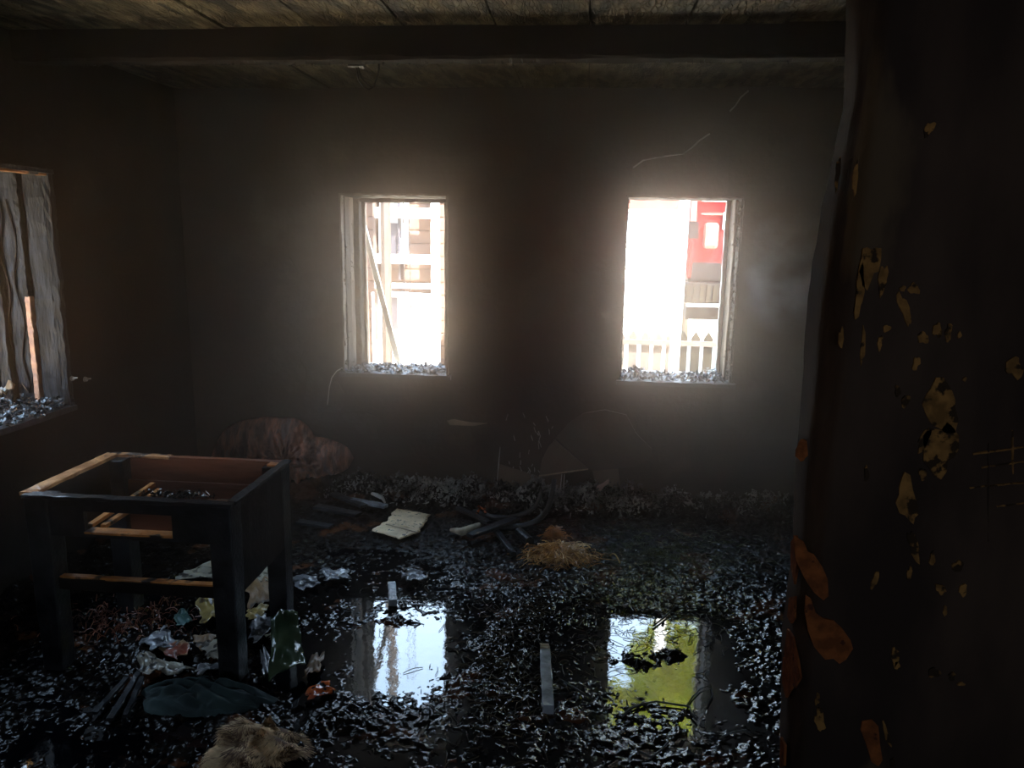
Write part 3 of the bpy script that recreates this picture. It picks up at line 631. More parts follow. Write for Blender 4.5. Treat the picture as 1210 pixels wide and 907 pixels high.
# ------------------------------------------------------------------ papers and rags under the table
items = [
 ('paper', [(164, 757), (196, 745), (212, 764), (184, 770)], PAPERB, 'blue grey torn page lying left under the table', 'paper', 'plain'),
 ('paper', [(190, 768), (218, 757), (228, 772), (206, 785)], REDP, 'red and orange printed sheet below the blue grey page', 'paper', 'plain'),
 ('paper', [(162, 786), (178, 782), (200, 792), (170, 804)], PAPER, 'crumpled cream paper at the left end of the green cloth', 'paper', 'curl'),
 ('paper', [(185, 784), (210, 786), (232, 795), (196, 802)], PAPER, 'twisted cream paper beside the red printed sheet', 'paper', 'plain'),
 ('paper', [(226, 796), (246, 786), (262, 791), (240, 800)], PAPERB, 'small blue white scrap on top of the green cloth', 'paper', 'plain'),
 ('paper', [(240, 766), (270, 752), (272, 782), (246, 784)], PAPER, 'greyish printed leaf just left of the near table leg', 'paper', 'plain'),
 ('paper', [(228, 756), (252, 752), (256, 766), (236, 772)], CARDB, 'brown torn scrap between printed leaf and red sheet', 'paper', 'plain'),
 ('paper', [(232, 718), (262, 706), (266, 730), (240, 742)], YELLP, 'yellowed curled sheet behind the near table leg', 'paper', 'curl'),
 ('paper', [(206, 728), (222, 724), (226, 738), (210, 744)], TEAL, 'small teal scrap behind the torn pages', 'paper', 'plain'),
 ('paper', [(292, 740), (312, 726), (324, 744), (300, 766)], PAPERB, 'pale blotched magazine page right of the near table leg', 'paper', 'plain'),
 ('cardboard', [(292, 692), (322, 684), (322, 712), (294, 722)], CARDB, 'brown cardboard flap between the two right table legs', 'cardboard', 'plain'),
 ('cardboard', [(292, 722), (316, 716), (312, 734), (292, 736)], YELLP, 'yellow brown card strip under the cardboard flap', 'cardboard', 'plain'),
 ('paper', [(300, 676), (324, 672), (324, 690), (306, 688)], PAPER, 'white speckled paper beyond the cardboard flap', 'paper', 'plain'),
 ('paper', [(316, 752), (352, 740), (356, 752), (322, 758)], PAPER, 'narrow white paper strip right of the far table leg', 'paper', 'plain'),
 ('paper', [(344, 686), (372, 682), (380, 694), (352, 702)], PAPERB, 'grey sodden lump of paper right of the table', 'paper', 'plain'),
 ('paper', [(380, 676), (414, 674), (412, 686), (386, 690)], PAPERB, 'bluish sodden paper further right of the table', 'paper', 'plain'),
 ('paper', [(472, 680), (494, 676), (506, 685), (484, 690)], PAPERB, 'pale sodden flake by the small wooden stub', 'paper', 'plain'),
 ('paper', [(222, 676), (264, 664), (262, 684), (200, 690)], PAPER, 'long pale paper strips lying beyond the table stretcher', 'paper', 'plain'),
 ('plastic_scrap', [(308, 774), (314, 768), (326, 800), (312, 806)], PAPERB, 'narrow clear plastic strip left of the green sheet', 'plastic', 'plain'),
 ('card_scrap', [(364, 782), (384, 774), (376, 800), (360, 806)], CARDB, 'brown card scrap right of the green sheet', 'cardboard', 'plain'),
 ('orange_scrap', [(362, 818), (388, 808), (396, 822), (366, 832)], ORANGEP, 'bright orange scrap in the water right of the green sheet', 'scrap', 'plain'),
]
for k_, (nm, pix, M, lab, cat, fo) in enumerate(items):
    c_ = G(sum(a for a, b in pix)/4, sum(b for a, b in pix)/4)
    sheet(nm, pix, hz(c_.x, c_.y)+.012, M, lab, cat, .012, .016, 20+k_, fold=fo)
sheet('green_sheet', [(322, 764), (352, 756), (362, 790), (318, 810)], .035, GREENP, 'curled translucent green sheet with a bright lower edge', 'plastic', .05, .012, 60, fold='curl', n=18)
# open booklet
bk = empty('booklet', G(472, 620, .02), 'open cream booklet with speckled pages lying face up', 'book')
for (nm, pix, s_) in (('page', [(468, 602), (508, 609), (495, 629), (455, 619)], 1), ('page', [(455, 619), (495, 629), (472, 638), (438, 628)], 2)):
    sheet(nm, pix, .022, BOOKP, None, None, .012, .006, 70+s_, thick=.006, parent=bk)
obj('spine', MB().beam(G(456, 619, .045), G(494, 629, .045), .006, .004, 8, .0008), EDGEP, bk)
# dark green cloth
cm_ = MB(); n_ = 46
c_ = [G(166, 812, .01), G(262, 795, .01), G(325, 815, .01), G(280, 845, .01), G(215, 850, .01), G(168, 838, .01)]
cc = G(240, 825, .01); na = vnoise(n_+1, n_+1, 5, 91); nb_ = vnoise(n_+1, n_+1, 2.2, 92)
for i in range(n_+1):
    for j in range(n_+1):
        u, v = i/n_*2-1, j/n_*2-1
        du = u*math.sqrt(1-v*v/2); dv = v*math.sqrt(1-u*u/2); rr = math.hypot(du, dv); an = math.atan2(dv, du)
        k = 1+.08*math.sin(3*an+1)+.05*math.sin(5*an)+.02*math.sin(11*an)
        x_ = cc.x+du*.235*k; y_ = cc.y+dv*.10*k
        fold = .5+.5*math.sin(26*(dv*.55+.18*math.sin(3.1*du)+.25*na[i, j])+3*du)
        cm_.v.append((x_, y_, .005+(.045*max(0, 1-rr**2.5))*(.5+.7*na[i, j])+.026*fold*max(0, 1-rr**4)+.004*nb_[i, j]))
for i in range(n_):
    for j in range(n_): a = i*(n_+1)+j; cm_.f.append((a, a+n_+1, a+n_+2, a+1))
tag(obj('cloth', cm_, CLOTH, None, smooth=True, sub=1), 'dark green wet cloth bunched on the floor before the near table leg', 'cloth')
# tan fur bundle
fc = G(300, 880, .02); fe = empty('fur_bundle', (fc.x, fc.y, 0), 'matted tan and brown fur bundle lying at the bottom edge left of centre', 'fur')
fm = MB(); nf = 30; nzf = vnoise(nf+1, nf+1, 6, 33)
def furh(du, dv): return .055*max(0, 1-(du*du+dv*dv))**.6*(.65+.35*math.sin(4*du+2*dv+1)+.15*math.sin(9*dv+3*du))
def furk(du, dv):
    a_ = math.atan2(dv, du); return 1+.16*math.sin(3*a_+.6)+.10*math.sin(5*a_+2)
for i in range(nf+1):
    for j in range(nf+1):
        u, v = i/nf*2-1, j/nf*2-1; du = u*math.sqrt(1-v*v/2); dv = v*math.sqrt(1-u*u/2)
        dent = .022*math.exp(-(((du+.15)/.30)**2+((dv-.15)/.10)**2))
        fm.v.append((fc.x+du*.135*furk(du, dv), fc.y+dv*.125*furk(du, dv), .003+furh(du, dv)*(.8+.5*nzf[i, j])-dent))
for i in range(nf):
    for j in range(nf): a = i*(nf+1)+j; fm.f.append((a, a+nf+1, a+nf+2, a+1))
obj('hide', fm, FURD, fe, smooth=True)
def fur(nm, M, n, seed, sel):
    r2 = random.Random(seed); m_ = MB()
    while n > 0:
        du, dv = r2.uniform(-1, 1), r2.uniform(-1, 1)
        if du*du+dv*dv > 1 or not sel(du, dv, r2): continue
        n -= 1
        dent = .022*math.exp(-(((du+.15)/.30)**2+((dv-.15)/.10)**2))
        p = Vector((fc.x+du*.135*furk(du, dv), fc.y+dv*.125*furk(du, dv), .004+furh(du, dv)-dent)); sw = math.sin(du*6+2)*.6+math.sin(dv*5)*.5
        d = Vector((du*.7+sw*.9+r2.gauss(0, .12), -.9+dv*.5+.5*math.sin(du*9)+r2.gauss(0, .12), .45+.35*math.sin(du*11+dv*8))).normalized(); l = r2.uniform(.02, .048)
        q1 = p+d*l*.5; q2 = p+d*l+Vector((0, 0, -.006)); s_ = Vector((d.y, -d.x, 0)).normalized()*.0017; k = len(m_.v)
        m_.v += [tuple(p-s_), tuple(p+s_), tuple(q1-s_), tuple(q1+s_), tuple(q2)]; m_.f += [(k, k+1, k+3, k+2), (k+2, k+3, k+4)]
    return tag(obj(nm, m_, M, fe), kind='stuff')
fur('tan_hair', FUR, 5200, 1, lambda a, b, r: math.sin(a*5+b*3)+r.uniform(-1, 1) > -.7)
fur('brown_hair', FURD, 2200, 2, lambda a, b, r: math.sin(a*5+b*3)+r.uniform(-1, 1) < 0.1)

# ------------------------------------------------------------------ wood pieces, tubes, wires on the floor
def stick(name, a, b, z, wd, th, M, label, cat='wood', seg=10, jit=.0015, z2=None):
    p, q = G(*a, z), G(*b, z if z2 is None else z2)
    return tag(obj(name, MB().beam(p, q, wd, th, seg, jit), M, None), label, cat)
o = stick('timber_offcut', (648, 838), (644, 766), .022, .040, .03, ASHWOOD, 'silvery charred timber offcut lying upright in the middle foreground')
obj('broken_end', MB().beam(G(644, 768, .03), G(643.8, 762, .03), .036, .022, 3, .004), EDGEP, None).parent = o
stick('wood_stub', (464, 712), (463, 690), .025, .036, .03, ASHWOOD, 'short grey wooden stub standing in the puddle at left')
stick('charred_plank', (555, 633), (610, 612), .05, .05, .02, CHAR, 'short charred board of the crossed pile near the straw', z2=.06)
stick('charred_plank', (541, 600), (578, 617), .04, .034, .018, CHAR, 'charred slat crossing behind the short charred board')
stick('charred_plank', (583, 622), (607, 654), .03, .028, .02, CHAR, 'narrow charred slat pointing down toward the straw')
stick('charred_plank', (430, 598), (394, 583), .05, .05, .018, CHAR, 'dark grey plank end farthest back right of the table')
stick('charred_plank', (408, 589), (456, 598), .05, .045, .018, ASHWOOD, 'ash grey plank piece behind the booklet')
stick('charred_plank', (374, 598), (424, 608), .03, .06, .018, CHAR, 'wide charred plank lying left of the booklet')
stick('charred_plank', (352, 616), (392, 622), .02, .05, .015, CHAR, 'dark plank piece close to the far table leg')
stick('charred_lath', (130, 850), (165, 793), .02, .022, .012, CHAR, 'charred lath slanting left of the green cloth')
stick('charred_lath', (148, 846), (168, 800), .028, .018, .012, CHAR, 'second charred lath touching the green cloth')
stick('charred_lath', (112, 842), (150, 800), .02, .018, .010, CHAR, 'leftmost of the slanting charred laths')
tag(obj('rag', MB().tube([G(533, 626, .03), G(545, 628, .04), (G(556, 625, .045)), G(566, 620, .04)], [.012, .022, .024, .015], 8), TANRAG, None, smooth=True), 'tan wad of rag wedged at the end of the crossed boards', 'rag')
tag(obj('paper_curl', MB().tube([G(440, 583, .09), G(446, 585, .10), G(452, 588, .09), G(455, 594, .06)], [.010, .013, .012, .006], 6), OFFW, None, smooth=True), 'small cream curl of paper near the back wall behind the booklet', 'scrap')
tag(obj('orange_scrap', MB().tube([G(564, 606, .05), G(566, 599, .06), G(572, 601, .06), G(574, 606, .05)], [.008, .014, .012, .006], 6), ORANGEP, None, smooth=True), 'orange burnt scrap standing above the crossed boards', 'scrap')
tb_ = obj('pipe_end', MB().tube([G(613, 628, .03), G(626, 640, .03)], .026, 16), RUBBER, None, smooth=False); tag(tb_, 'short dark pipe end left of the straw heap', 'pipe')
# curved black arms (bent strips)
def PW(x_, y_, d): return P(x_, y_, 1, d)
for (pts_, r_, lab) in (([(560, 604, 4.2), (585, 612, 4.1), (608, 611, 4.1), (628, 603, 4.12), (637, 592, 4.15), (640, 578, 4.18)], .016, 'curved black strip, the shorter of two bent arms'),
                        ([(575, 622, 3.98), (605, 624, 3.95), (632, 618, 3.95), (645, 606, 4.0), (652, 588, 4.05), (655, 566, 4.1)], .020, 'curved black strip, the longer bent arm rising by the boards')):
    pp = [PW(*q) for q in pts_]; fine = []
    for i in range(len(pp)-1):
        for t in (0, .34, .67): fine.append(pp[i].lerp(pp[i+1], t))
    fine.append(pp[-1])
    for _ in range(2): fine = [fine[0]]+[(fine[i-1]+fine[i]*2+fine[i+1])/4 for i in range(1, len(fine)-1)]+[fine[-1]]
    tag(obj('bent_strip', MB().tube(fine, [r_*(1-.35*i/len(fine)) for i in range(len(fine))], 8), RUBBER, None, smooth=True), lab, 'strip')
wires = [([(738, 838), (752, 832), (775, 828), (800, 831), (815, 833), (817, 842), (824, 850)], .0035, 'black wire looping through the right puddle'),
         ([(735, 846), (745, 838), (760, 830)], .004, 'short twig at the left of the right puddle wire'),
         ([(812, 832), (818, 822), (828, 812), (840, 808), (842, 820), (836, 832)], .003, 'thin wire loop at the right rim of the right puddle'),
         ([(754, 887), (770, 893), (782, 885), (790, 875)], .004, 'curved black twig at the bottom below the right puddle'),
         ([(850, 872), (866, 864), (880, 861), (895, 868)], .003, 'thin dark twig near the partition foot'),
         ([(660, 800), (680, 812), (700, 825)], .003, 'thin straight splinter right of the timber offcut'),
         ([(800, 715), (785, 728), (772, 738)], .004, 'curved splinter at the top of the right puddle'),
         ([(640, 645), (700, 660), (735, 664)], .0022, 'long straw stalk running right from the straw heap')]
for (pp, r_, lab) in wires:
    q = [G(a, b, .012) for a, b in pp]; q = [v+Vector((0, 0, hz(v.x, v.y)*.9-.004)) for v in q]
    tag(obj('wire' if 'wire' in lab else 'twig', MB().tube(q, r_, 5), WIREK if 'straw' not in lab else STRAWM, None, smooth=True), lab, 'wire' if 'wire' in lab else 'twig')

# ------------------------------------------------------------------ things at the foot of the back wall
def wallboard(name, pix, M, label, d=.03, th=.01, y=WY, tilt=0):
    poly = [P(a, b, 1, y-d-tilt*max(0, (585-b))/200) for a, b in pix]; n_ = Vector((0, -1, 0))
    if (poly[1]-poly[0]).cross(poly[2]-poly[1]).dot(n_) < 0: poly.reverse()
    return tag(obj(name, MB().slab(poly, n_, th), M, None), label, 'board')
wallboard('wall_sheet', [(657, 517), (672, 500), (690, 488), (715, 484), (740, 490), (752, 512), (770, 530), (772, 540), (748, 552), (700, 556), (694, 553)], PLATE, 'torn grey brown sheet on the back wall below the right window', .012, .01)
wb_ = wallboard('bent_board', [(656, 520), (661, 525), (694, 553), (637, 562), (640, 545), (648, 528)], PLATEB, 'triangular brown board bent out from the back wall', .035, .02)
obj('pale_edge', MB().beam(P(637, 562, 1, WY-.04), P(695, 554, 1, WY-.04), .006, .008, 8, .001), EDGEP, None).parent = wb_
wallboard('back_panel', [(588, 585), (590, 548), (637, 563), (664, 560), (664, 588)], PLATEB, 'brown board strip standing low behind the bent black strips', .008, .006)
wallboard('back_panel', [(700, 556), (730, 550), (734, 580), (705, 582)], PLATEB, 'brown board low on the wall under the torn sheet', .008, .006)
for (a, b, c, d, lab) in ((591, 528, 586, 586, 'thin pale rod standing alone against the back wall'), (664, 560, 661, 588, 'thin pale rod under the triangular board, left one'), (667, 560, 665, 588, 'thin pale rod under the triangular board, right one')):
    tag(obj('rod', MB().tube([P(a, b, 1, WY-.03), P(c, d, 1, WY-.035)], .0028, 5), OFFW, None), lab, 'rod')
sheet('pink_flap', [(705, 574), (718, 566), (719, 570), (709, 580)], 0, mat('pinkish_scrap', (.45, .26, .20), rough=.6), 'small pinkish torn flap above the ash heap', 'scrap', .004, .004, 81, plane=(Vector((0, WY-.06, 0)), (0, -1, 0)))
wallboard('torn_strip', [(528, 497), (536, 495), (556, 499), (576, 500), (560, 503), (532, 502)], EDGEP, 'thin pale torn edge on the wall below the left window', .004, .003)
pc = []
for i in range(46):
    a, b = random.gauss(625, 22), random.uniform(480, 580)
    if 595 < a < 655: pc.append((a, b))
m_ = MB()
for (a, b) in pc:
    p = P(a, b, 1, WY-.004); q = P(a+random.uniform(-3, 3), b+random.uniform(2, 7), 1, WY-.004); m_.beam(p, q, .003, .004, 2, .0012, YV)
tag(obj('plaster_flecks', m_, OFFW, None), 'pale plaster flecks splashed on the wall between the windows', 'flecks', kind='stuff')
# leaning torn insulation slab near the corner
prof = [(300, 495), (330, 494), (352, 495), (365, 505), (372, 516), (392, 520), (410, 528), (418, 540), (412, 552), (398, 560), (380, 568), (362, 580), (350, 592), (338, 600), (320, 600), (300, 596), (262, 590), (250, 540), (268, 505)]
cx_, cy_ = 335, 545; m_ = MB(); NR, NA = 26, 120; base = P(cx_, cy_, 1, WY-.12); ns = vnoise(NR+1, NA+1, 2.5, 44)
pa = sorted([(math.atan2(b-cy_, a-cx_), math.hypot(a-cx_, b-cy_)) for a, b in prof])
aa = np.array([p[0] for p in pa]); ra = np.array([p[1] for p in pa]); aa = np.concatenate([aa-2*PI, aa, aa+2*PI]); ra = np.concatenate([ra]*3)
for i in range(NR+1):
    for j in range(NA):
        an = -PI+2*PI*j/NA; rr = float(np.interp(an, aa, ra))*i/NR
        ridge = math.sin((math.cos(an)*rr*.30+math.sin(an)*rr*.09)+1.5*ns[i, j])+.6*math.sin(math.cos(an)*rr*.75-math.sin(an)*rr*.2)
        dep = .02+.16*(1-(i/NR)**2.2)*(.75+.4*ns[i, j])+.017*ridge*(1-(i/NR)**4)
        p = P(cx_+math.cos(an)*rr, cy_+math.sin(an)*rr, 1, WY-dep); p.z = max(p.z, .01); m_.v.append(tuple(p))
for i in range(NR):
    for j in range(NA): m_.f.append((i*NA+j, i*NA+(j+1) % NA, (i+1)*NA+(j+1) % NA, (i+1)*NA+j))
tag(obj('torn_slab', m_, RUSTY, None, smooth=True, solid=.006), 'reddish brown torn fibrous slab bulging from the wall behind the table', 'slab')
# mottled damaged plaster above it
for (a, b, c, d) in ((350, 350, 60, 90), (380, 470, 40, 60), (340, 430, 50, 50), (430, 500, 40, 30)):
    patch(blob(a, b, c, d, .3, 20, .35), mat('worn_soot', (.050, .037, .027), (.022, .016, .012), rough=.75, spec=.15, scale=14, bump=.6, bscale=30) if a == 350 else bpy.data.materials['worn_soot'], (0, WY, 0), (0, -1, 0), 'peeled_patch', wb, th=.003, proud=.002)
# crack in the plaster upper right
for seg in ([(748, 197), (760, 190), (775, 187), (790, 184), (806, 181), (818, 174), (828, 166), (838, 158)], [(862, 132), (868, 124), (876, 116), (885, 108)], [(838, 158), (850, 146), (862, 132)], [(885, 108), (900, 88), (908, 76)]):
    q = [P(a+random.uniform(-1, 1), b+random.uniform(-1, 1), 1, WY-.001) for a, b in seg]
    r_ = .0045 if seg[0][0] in (748, 862) else .0015
    obj('plaster_crack', MB().tube(q, r_, 4), OFFW if r_ > .002 else PLATE, wb)
# junction box and wires at the ceiling behind the beam
jb = P(421, 74, 1, 3.9)
e = empty('ceiling_junction', (jb.x, 3.36, 2.28), 'burnt junction with dangling wires hanging below the ceiling beam', 'wires')
q = lambda a, b: P(a, b, 1, 3.37)
obj('box', MB().box(q(421, 74), (.062, .03, .035), None, .004), WIREK, e)
obj('wire', MB().tube([q(421, 76), q(422, 86), q(424, 96), q(430, 103), q(436, 106), q(442, 102), q(445, 92), q(448, 82), q(448, 72)], .0035, 5), WIREK, e, smooth=True)
obj('wire', MB().tube([q(423, 78), q(427, 92), q(433, 99), q(440, 104)], .0028, 5), WIREK, e, smooth=True)
obj('wire', MB().tube([q(416, 71), q(435, 70), q(450, 72), q(462, 73)], .003, 5), WIREK, e, smooth=True)
# ------------------------------------------------------------------ outside
YZ = -.5
struct('yard_ground', MB().add([(-30, WY+.4, YZ), (30, WY+.4, YZ), (30, 45, YZ), (-30, 45, YZ)], [(0, 1, 2, 3)]), YARD, 'bright pale yard outside the back windows', 'ground')
struct('yard_ground', MB().add([(-30, -12, YZ), (LX-.45, -12, YZ), (LX-.45, WY+.4, YZ), (-30, WY+.4, YZ)], [(0, 1, 2, 3)]), YARD, 'bright pale yard outside the left window', 'ground')
nb = empty('sky_blocking_house', (-6.6, 3.5, YZ), 'ochre house wall added close outside the left wall window to cut sky light', 'house')  # added to dim and warm the light entering the left wall window
OCH = mat('ochre_boards', (.13, .085, .05), (.09, .06, .035), rough=.8)
obj('wall', MB().box((-7.6, 3.5, 1.6), (2.0, 13, 4.2)), OCH, nb)
for k_ in range(20): obj('weatherboard', MB().beam((-6.585, -3, YZ+.1+k_*.21), (-6.585, 10, YZ+.1+k_*.21), .03, .19, 1), OCH, nb)
obj('roof', MB().add([(-6.3, -3.2, 3.65), (-6.3, 10.2, 3.65), (-9, 10.2, 5.2), (-9, -3.2, 5.2)], [(0, 1, 2, 3)]), ROOFM, nb, solid=.1)
# orange house behind left window
hs = empty('orange_house', (-4.6, 11, YZ), 'orange weatherboarded house seen bleached through the left back window', 'house')
HX0, HX1, HY = -7.2, -1.75, 10.6
obj('wall', MB().box(((HX0+HX1)/2, HY+1.8, 1.45), (HX1-HX0, 3.4, 3.9)), ORW, hs)
for k_ in range(22):
    z = YZ+.09+k_*.178
    obj('weatherboard', MB().beam((HX0, HY+.085, z), (HX1, HY+.085, z), .03, .165, 1), ORW, hs)
rf = MB(); rf.add([(HX0-.3, HY-.3, 3.35), (HX1+.25, HY-.3, 3.35), (HX1+.25, HY+1.8, 4.3), (HX0-.3, HY+1.8, 4.3), (HX0-.3, HY+3.9, 3.35), (HX1+.25, HY+3.9, 3.35)], [(0, 1, 2, 3), (3, 2, 5, 4)])
obj('roof', rf, ROOFM, hs, solid=.08)
q = lambda a, b: P(a, b, 1, HY)
def wrect(name, a, b, c, d, M, par=hs, y=HY, th=.06):
    p0, p1 = P(a, b, 1, y), P(c, d, 1, y)
    return obj(name, MB().box(((p0.x+p1.x)/2, y-th/2+.06, (p0.z+p1.z)/2), (abs(p1.x-p0.x), th, abs(p1.z-p0.z))), M, par)
for (t, b_) in ((190, 248), (256, 310), (344, 396)):
    wn = wrect('window', 449, t, 482, b_, WHT, th=.12)
    obj('pane', MB().box(P(463, (t+b_)/2, 1, HY-.07), (.17, .02, .45)), GLS, wn)
wrect('corner_board', 441, 190, 448, 400, POLEW, th=.14)
wrect('downpipe', 472, 190, 476, 330, GLS, th=.2)
for (t, b_) in ((245, 258), (300, 312), (334, 341)):
    wrect('balcony_rail', 443, t, 512, b_, WHT, y=HY-.2, th=.08)
wrect('downpipe', 512, 190, 519, 420, WHT, th=.25)
wrect('lower_wall', 440, 345, 520, 460, WHT, th=.1)
for (xx, lab) in ((477, 'left of two dotted chains hanging outside the left back window'), (484, 'right of two dotted chains hanging outside the left back window')):
    ch = MB(); p0 = P(xx, 235, 1, 7.5); 
    zz_ = [3.2-k_*.0183 for k_ in range(200)]; ch.tube([(p0.x+.004*math.sin(z*3), 7.5, z) for z in zz_], [(.007, .007, .0015)[k_ % 3] for k_ in range(200)], 4)
    tag(obj('chain', ch, mat('chain_metal', (.02, .011, .008), rough=.7), None), lab, 'chain')
# climbing pole / mast nearer
tag(obj('pole', MB().tube([(P(432, 300, 1, 7).x, 7, YZ), (P(430, 300, 1, 7).x-.05, 7, 5.6)], .035, 8), POLEW, None), 'pale upright pole in the yard behind the leaning batten', 'pole')
tag(obj('mast', MB().tube([(P(456, 300, 1, 8.6).x, 8.6, YZ), (P(456, 300, 1, 8.6).x, 8.6, 7)], .06, 8), mat('brown_mast', (.04, .026, .018), rough=.7), None), 'tall brownish mast rising in front of the orange house', 'mast')
# distant bits at far left of left window
ds = empty('parked_van', (-5.4, 16, YZ), 'pale van parked far off, glimpsed left in the left back window', 'van')
def bx(name, x0, x1, y0_, y1_, z0, z1, M, par, bev=.0): return obj(name, MB().box(((x0+x1)/2, (y0_+y1_)/2, (z0+z1)/2), (x1-x0, y1_-y0_, z1-z0)), M, par, bevel=bev)
bx('body', -6.6, -4.3, 15, 19, 0, 1.6, WHT, ds, .1); bx('window', -6.3, -4.6, 14.95, 15.02, .9, 1.4, GLS, ds)
for xx in (-6.3, -4.6): obj('wheel', MB().tube([(xx-.1, 15.7, YZ+.35), (xx+.1, 15.7, YZ+.35)], .35, 14), DRK, ds)
# white shed behind the right window
sh = empty('white_shed', (-.2, 9.5, YZ), 'bleached white shed with orange eaves behind the right back window', 'shed')
sx1 = P(800, 320, 1, 9).x
bx('wall', -.9, sx1, 9.0, 10.6, YZ, 1.98, WHT, sh)
for k_ in range(12):
    xx = -.86+k_*(sx1+.86)/11.6
    bx('vertical_board', xx, xx+.135, 8.975, 9.0, YZ, 1.93, WHT, sh)
bx('fascia', -1.0, sx1+.06, 8.80, 8.86, 1.90, 2.06, ORT, sh)
obj('roof', MB().add([(-1.0, 8.8, 2.06), (sx1+.1, 8.8, 2.06), (sx1+.1, 10.8, 2.20), (-1.0, 10.8, 2.20)], [(0, 1, 2, 3)]), ROOFM, sh, solid=.04)
p = P(803, 320, 1, 7.2)
tag(obj('post', MB().box((p.x, 7.2, 1.0), (.085, .085, 3.0), Euler((0, R(.6), 0)).to_matrix()), WHT, None), 'pale post standing in the middle of the right back window', 'post')
# picket fence
fn = empty('picket_fence', (1.0, 8, YZ), 'weathered picket fence outside the right back window', 'fence')
zt = P(800, 391, 1, 8).z
xx = .0; k_ = 0
while xx < 2.6:
    M = PICKT if xx < P(800, 400, 1, 8).x else PICK
    m_ = MB(); w2_ = .046
    vs = [(xx-w2_, 8, YZ), (xx+w2_, 8, YZ), (xx+w2_, 8, zt-.07), (xx, 8, zt), (xx-w2_, 8, zt-.07)]
    m_.slab([Vector(v) for v in vs], (0, -1, 0), .02)
    obj('picket', m_, M, fn); xx += .128; k_ += 1
zr = P(800, 405, 1, 8).z
for zz in (zr, YZ+.3): obj('rail', MB().box((1.3, 7.97, zz), (2.8, .04, .05)), PICKT, fn)
# fire engine
TY = 11.0; tx = lambda a: P(a, 300, 1, TY).x; tz = lambda b: P(840, b, 1, TY).z
fe_ = empty('fire_engine', (3.6, 12.2, YZ), 'red fire engine with white equipment seen through the right back window', 'fire engine')
TXL = tx(812)
bx('body', TXL, 7.2, TY, TY+2.3, tz(330), 3.1, REDT, fe_, .05)
bx('cab', 7.25, 8.9, TY, TY+2.3, tz(330), 2.7, REDT, fe_, .15); bx('windscreen', 7.6, 8.6, TY-.02, TY+.02, 1.6, 2.4, GLS, fe_)
bx('chassis', TXL+.05, 8.8, TY+.15, TY+2.1, .45, tz(326), DRK, fe_)
bx('underbody_box', tx(810), tx(866), TY-.15, TY+.3, tz(357), tz(334), DRK, fe_, .01)
for k_ in range(7):
    xx = tx(812)+k_*(tx(864)-tx(812))/6.6
    bx('grille_slat', xx, xx+.05, TY-.18, TY-.15, tz(355), tz(336), PICK, fe_)
bx('step_bar', tx(811), tx(864), TY-.35, TY-.28, tz(360), tz(357), WHT, fe_)
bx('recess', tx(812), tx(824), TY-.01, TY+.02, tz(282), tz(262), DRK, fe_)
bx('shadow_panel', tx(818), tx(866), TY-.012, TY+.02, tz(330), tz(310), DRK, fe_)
bx('trim_rail', tx(826), 7.1, TY-.03, TY+.02, tz(254), tz(251.5), ORT, fe_)
bx('trim_rail', tx(826), 7.1, TY-.03, TY+.02, tz(238), tz(236), WHT, fe_)
bx('water_tank', tx(829), tx(846), TY-.16, TY-.005, tz(294), tz(263), TANK, fe_, .05)
bx('white_panel', tx(851), tx(862), TY-.06, TY-.005, tz(271), tz(251), WHT, fe_, .01)
bx('panel_strap', tx(851), tx(862), TY-.075, TY-.06, tz(262.5), tz(260.5), GLS, fe_)
bx('hose_reel_arm', tx(813), tx(820), TY-.05, TY, tz(262), 2.9, TANK, fe_, .01)
for xx in (4.4, 7.9):
    wh = obj('wheel', MB().tube([(xx, TY-.05, YZ+.5), (xx, TY+.3, YZ+.5)], .5, 24), DRK, fe_); obj('hub', MB().tube([(xx, TY-.09, YZ+.5), (xx, TY-.04, YZ+.5)], .2, 14), WHT, wh)
# yellow green tree beyond
tr = empty('yellow_green_tree', (1.6, 15.5, YZ), 'yellow green tree crown mirrored in the right puddle', 'tree')
obj('trunk', MB().tube([(1.8, 15.5, YZ), (1.75, 15.5, 3.2), (1.9, 15.4, 7.5)], [.28, .2, .12], 10), BARK, tr, smooth=True)
m_ = MB()
blobs = [(2.0, 14.8, 7.1, .9), (2.9, 15.2, 7.6, 1.2), (2.0, 15, 8.9, 1.2), (.9, 15, 8.8, 1.0), (2.3, 14.2, 8.0, 1.2), (1.2, 14.6, 10.2, 1.3), (2.6, 14.9, 10.2, 1.3), (3.6, 15, 8.8, 1.0), (.35, 14.8, 9.9, .8)]
for i in range(9000):
    bx_, by_, bz_, br_ = random.choice(blobs); d = Vector([random.gauss(0, 1) for _ in range(3)]).normalized()*br_*random.uniform(.6, 1)
    c = Vector((bx_, by_, bz_))+d; rm = Euler([random.uniform(0, 6.28) for _ in range(3)]).to_matrix(); s_ = random.uniform(.08, .17)
    k = len(m_.v); m_.v += [tuple(c+rm @ Vector(v)) for v in ((-s_, 0, 0), (0, -s_*.5, 0), (s_, 0, 0), (0, s_*.5, 0))]; m_.f.append((k, k+1, k+2, k+3))
tag(obj('foliage', m_, LEAF, tr), kind='stuff')

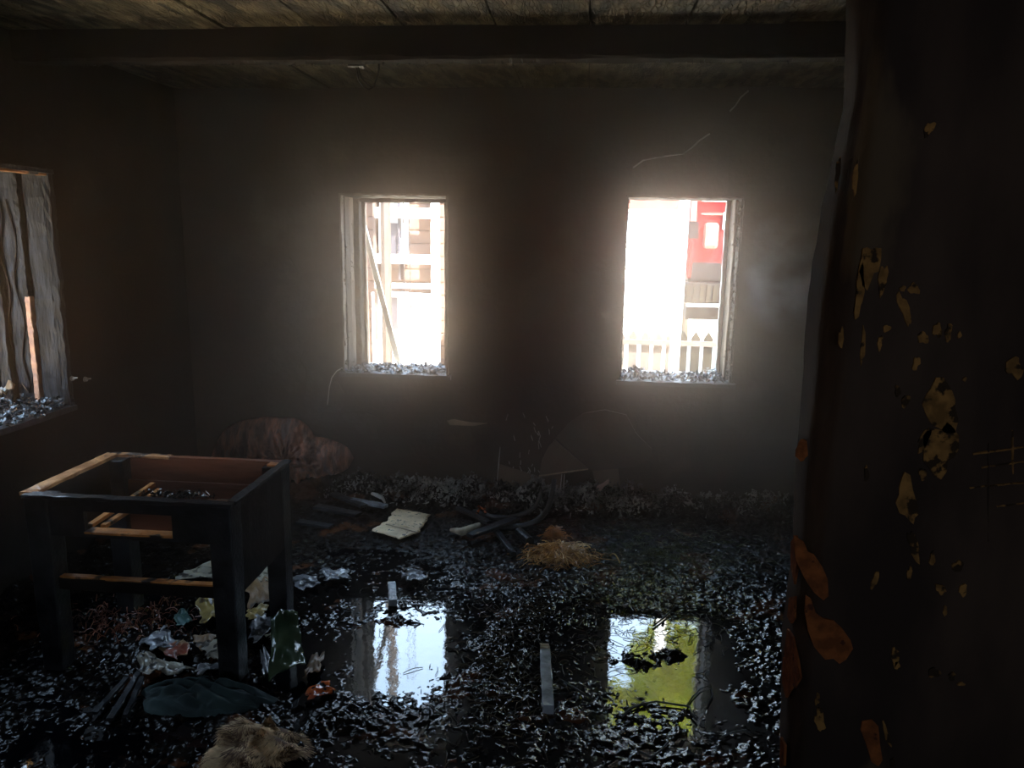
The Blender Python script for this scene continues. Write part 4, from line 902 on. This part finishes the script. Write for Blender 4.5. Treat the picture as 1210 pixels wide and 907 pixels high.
# ------------------------------------------------------------------ smoke haze inside the room, also standing for lens glare
def volume(name, c, d, dens, aniso, col, label, noise=None):
    M = bpy.data.materials.new(name); M.use_nodes = True; N = M.node_tree.nodes; L = M.node_tree.links
    for n_ in list(N):
        if n_.type != 'OUTPUT_MATERIAL': N.remove(n_)
    v = N.new('ShaderNodeVolumeScatter'); v.inputs['Density'].default_value = dens; v.inputs['Anisotropy'].default_value = aniso
    v.inputs['Color'].default_value = (*col, 1); L.new(v.outputs[0], N['Material Output'].inputs['Volume'])
    o = obj(name, MB().box(c, d), M, None); return tag(o, label, 'smoke', kind='stuff')
HAZE_D, HAZE_G = .125, .895
volume('smoke_glare_haze', ((LX+.5+RX)/2, 3.3, 1.42), (RX-LX-.52, 2.48, 1.95), HAZE_D, HAZE_G, (1.0, .81, .65), 'thin brown smoke haze filling the burnt room, also standing for lens glare round the windows')

# loose wisp of smoke drifting beside the right window
M = bpy.data.materials.new('smoke_wisp'); M.use_nodes = True; N = M.node_tree.nodes; L = M.node_tree.links
N.remove(N['Principled BSDF']); v = N.new('ShaderNodeVolumeScatter'); v.inputs['Anisotropy'].default_value = .3; v.inputs['Color'].default_value = (.85, .9, 1, 1)
t = N.new('ShaderNodeTexCoord'); n1 = N.new('ShaderNodeTexNoise'); n1.inputs['Scale'].default_value = 4.5; n1.inputs['Detail'].default_value = 4
g = N.new('ShaderNodeTexGradient'); g.gradient_type = 'SPHERICAL'; mp = N.new('ShaderNodeMapping'); mp.inputs['Location'].default_value = (-1, -1, -1); mp.inputs['Scale'].default_value = (2, 2, 2)
L.new(t.outputs['Generated'], mp.inputs[0]); L.new(mp.outputs[0], g.inputs[0]); L.new(t.outputs['Object'], n1.inputs['Vector'])
a_ = N.new('ShaderNodeMath'); a_.operation = 'MULTIPLY'; mr = N.new('ShaderNodeMapRange'); mr.inputs[1].default_value = .42; mr.inputs[2].default_value = .75; mr.inputs[4].default_value = 5
L.new(n1.outputs['Fac'], mr.inputs[0]); L.new(mr.outputs[0], a_.inputs[0]); L.new(g.outputs['Fac'], a_.inputs[1]); L.new(a_.outputs[0], v.inputs['Density'])
L.new(v.outputs[0], N['Material Output'].inputs['Volume'])
tag(obj('smoke_wisp', MB().box((1.10, WY-.26, 1.42), (.62, .42, .72)), M, None), 'pale grey smoke wisp drifting beside the right edge of the right window', 'smoke', kind='stuff')
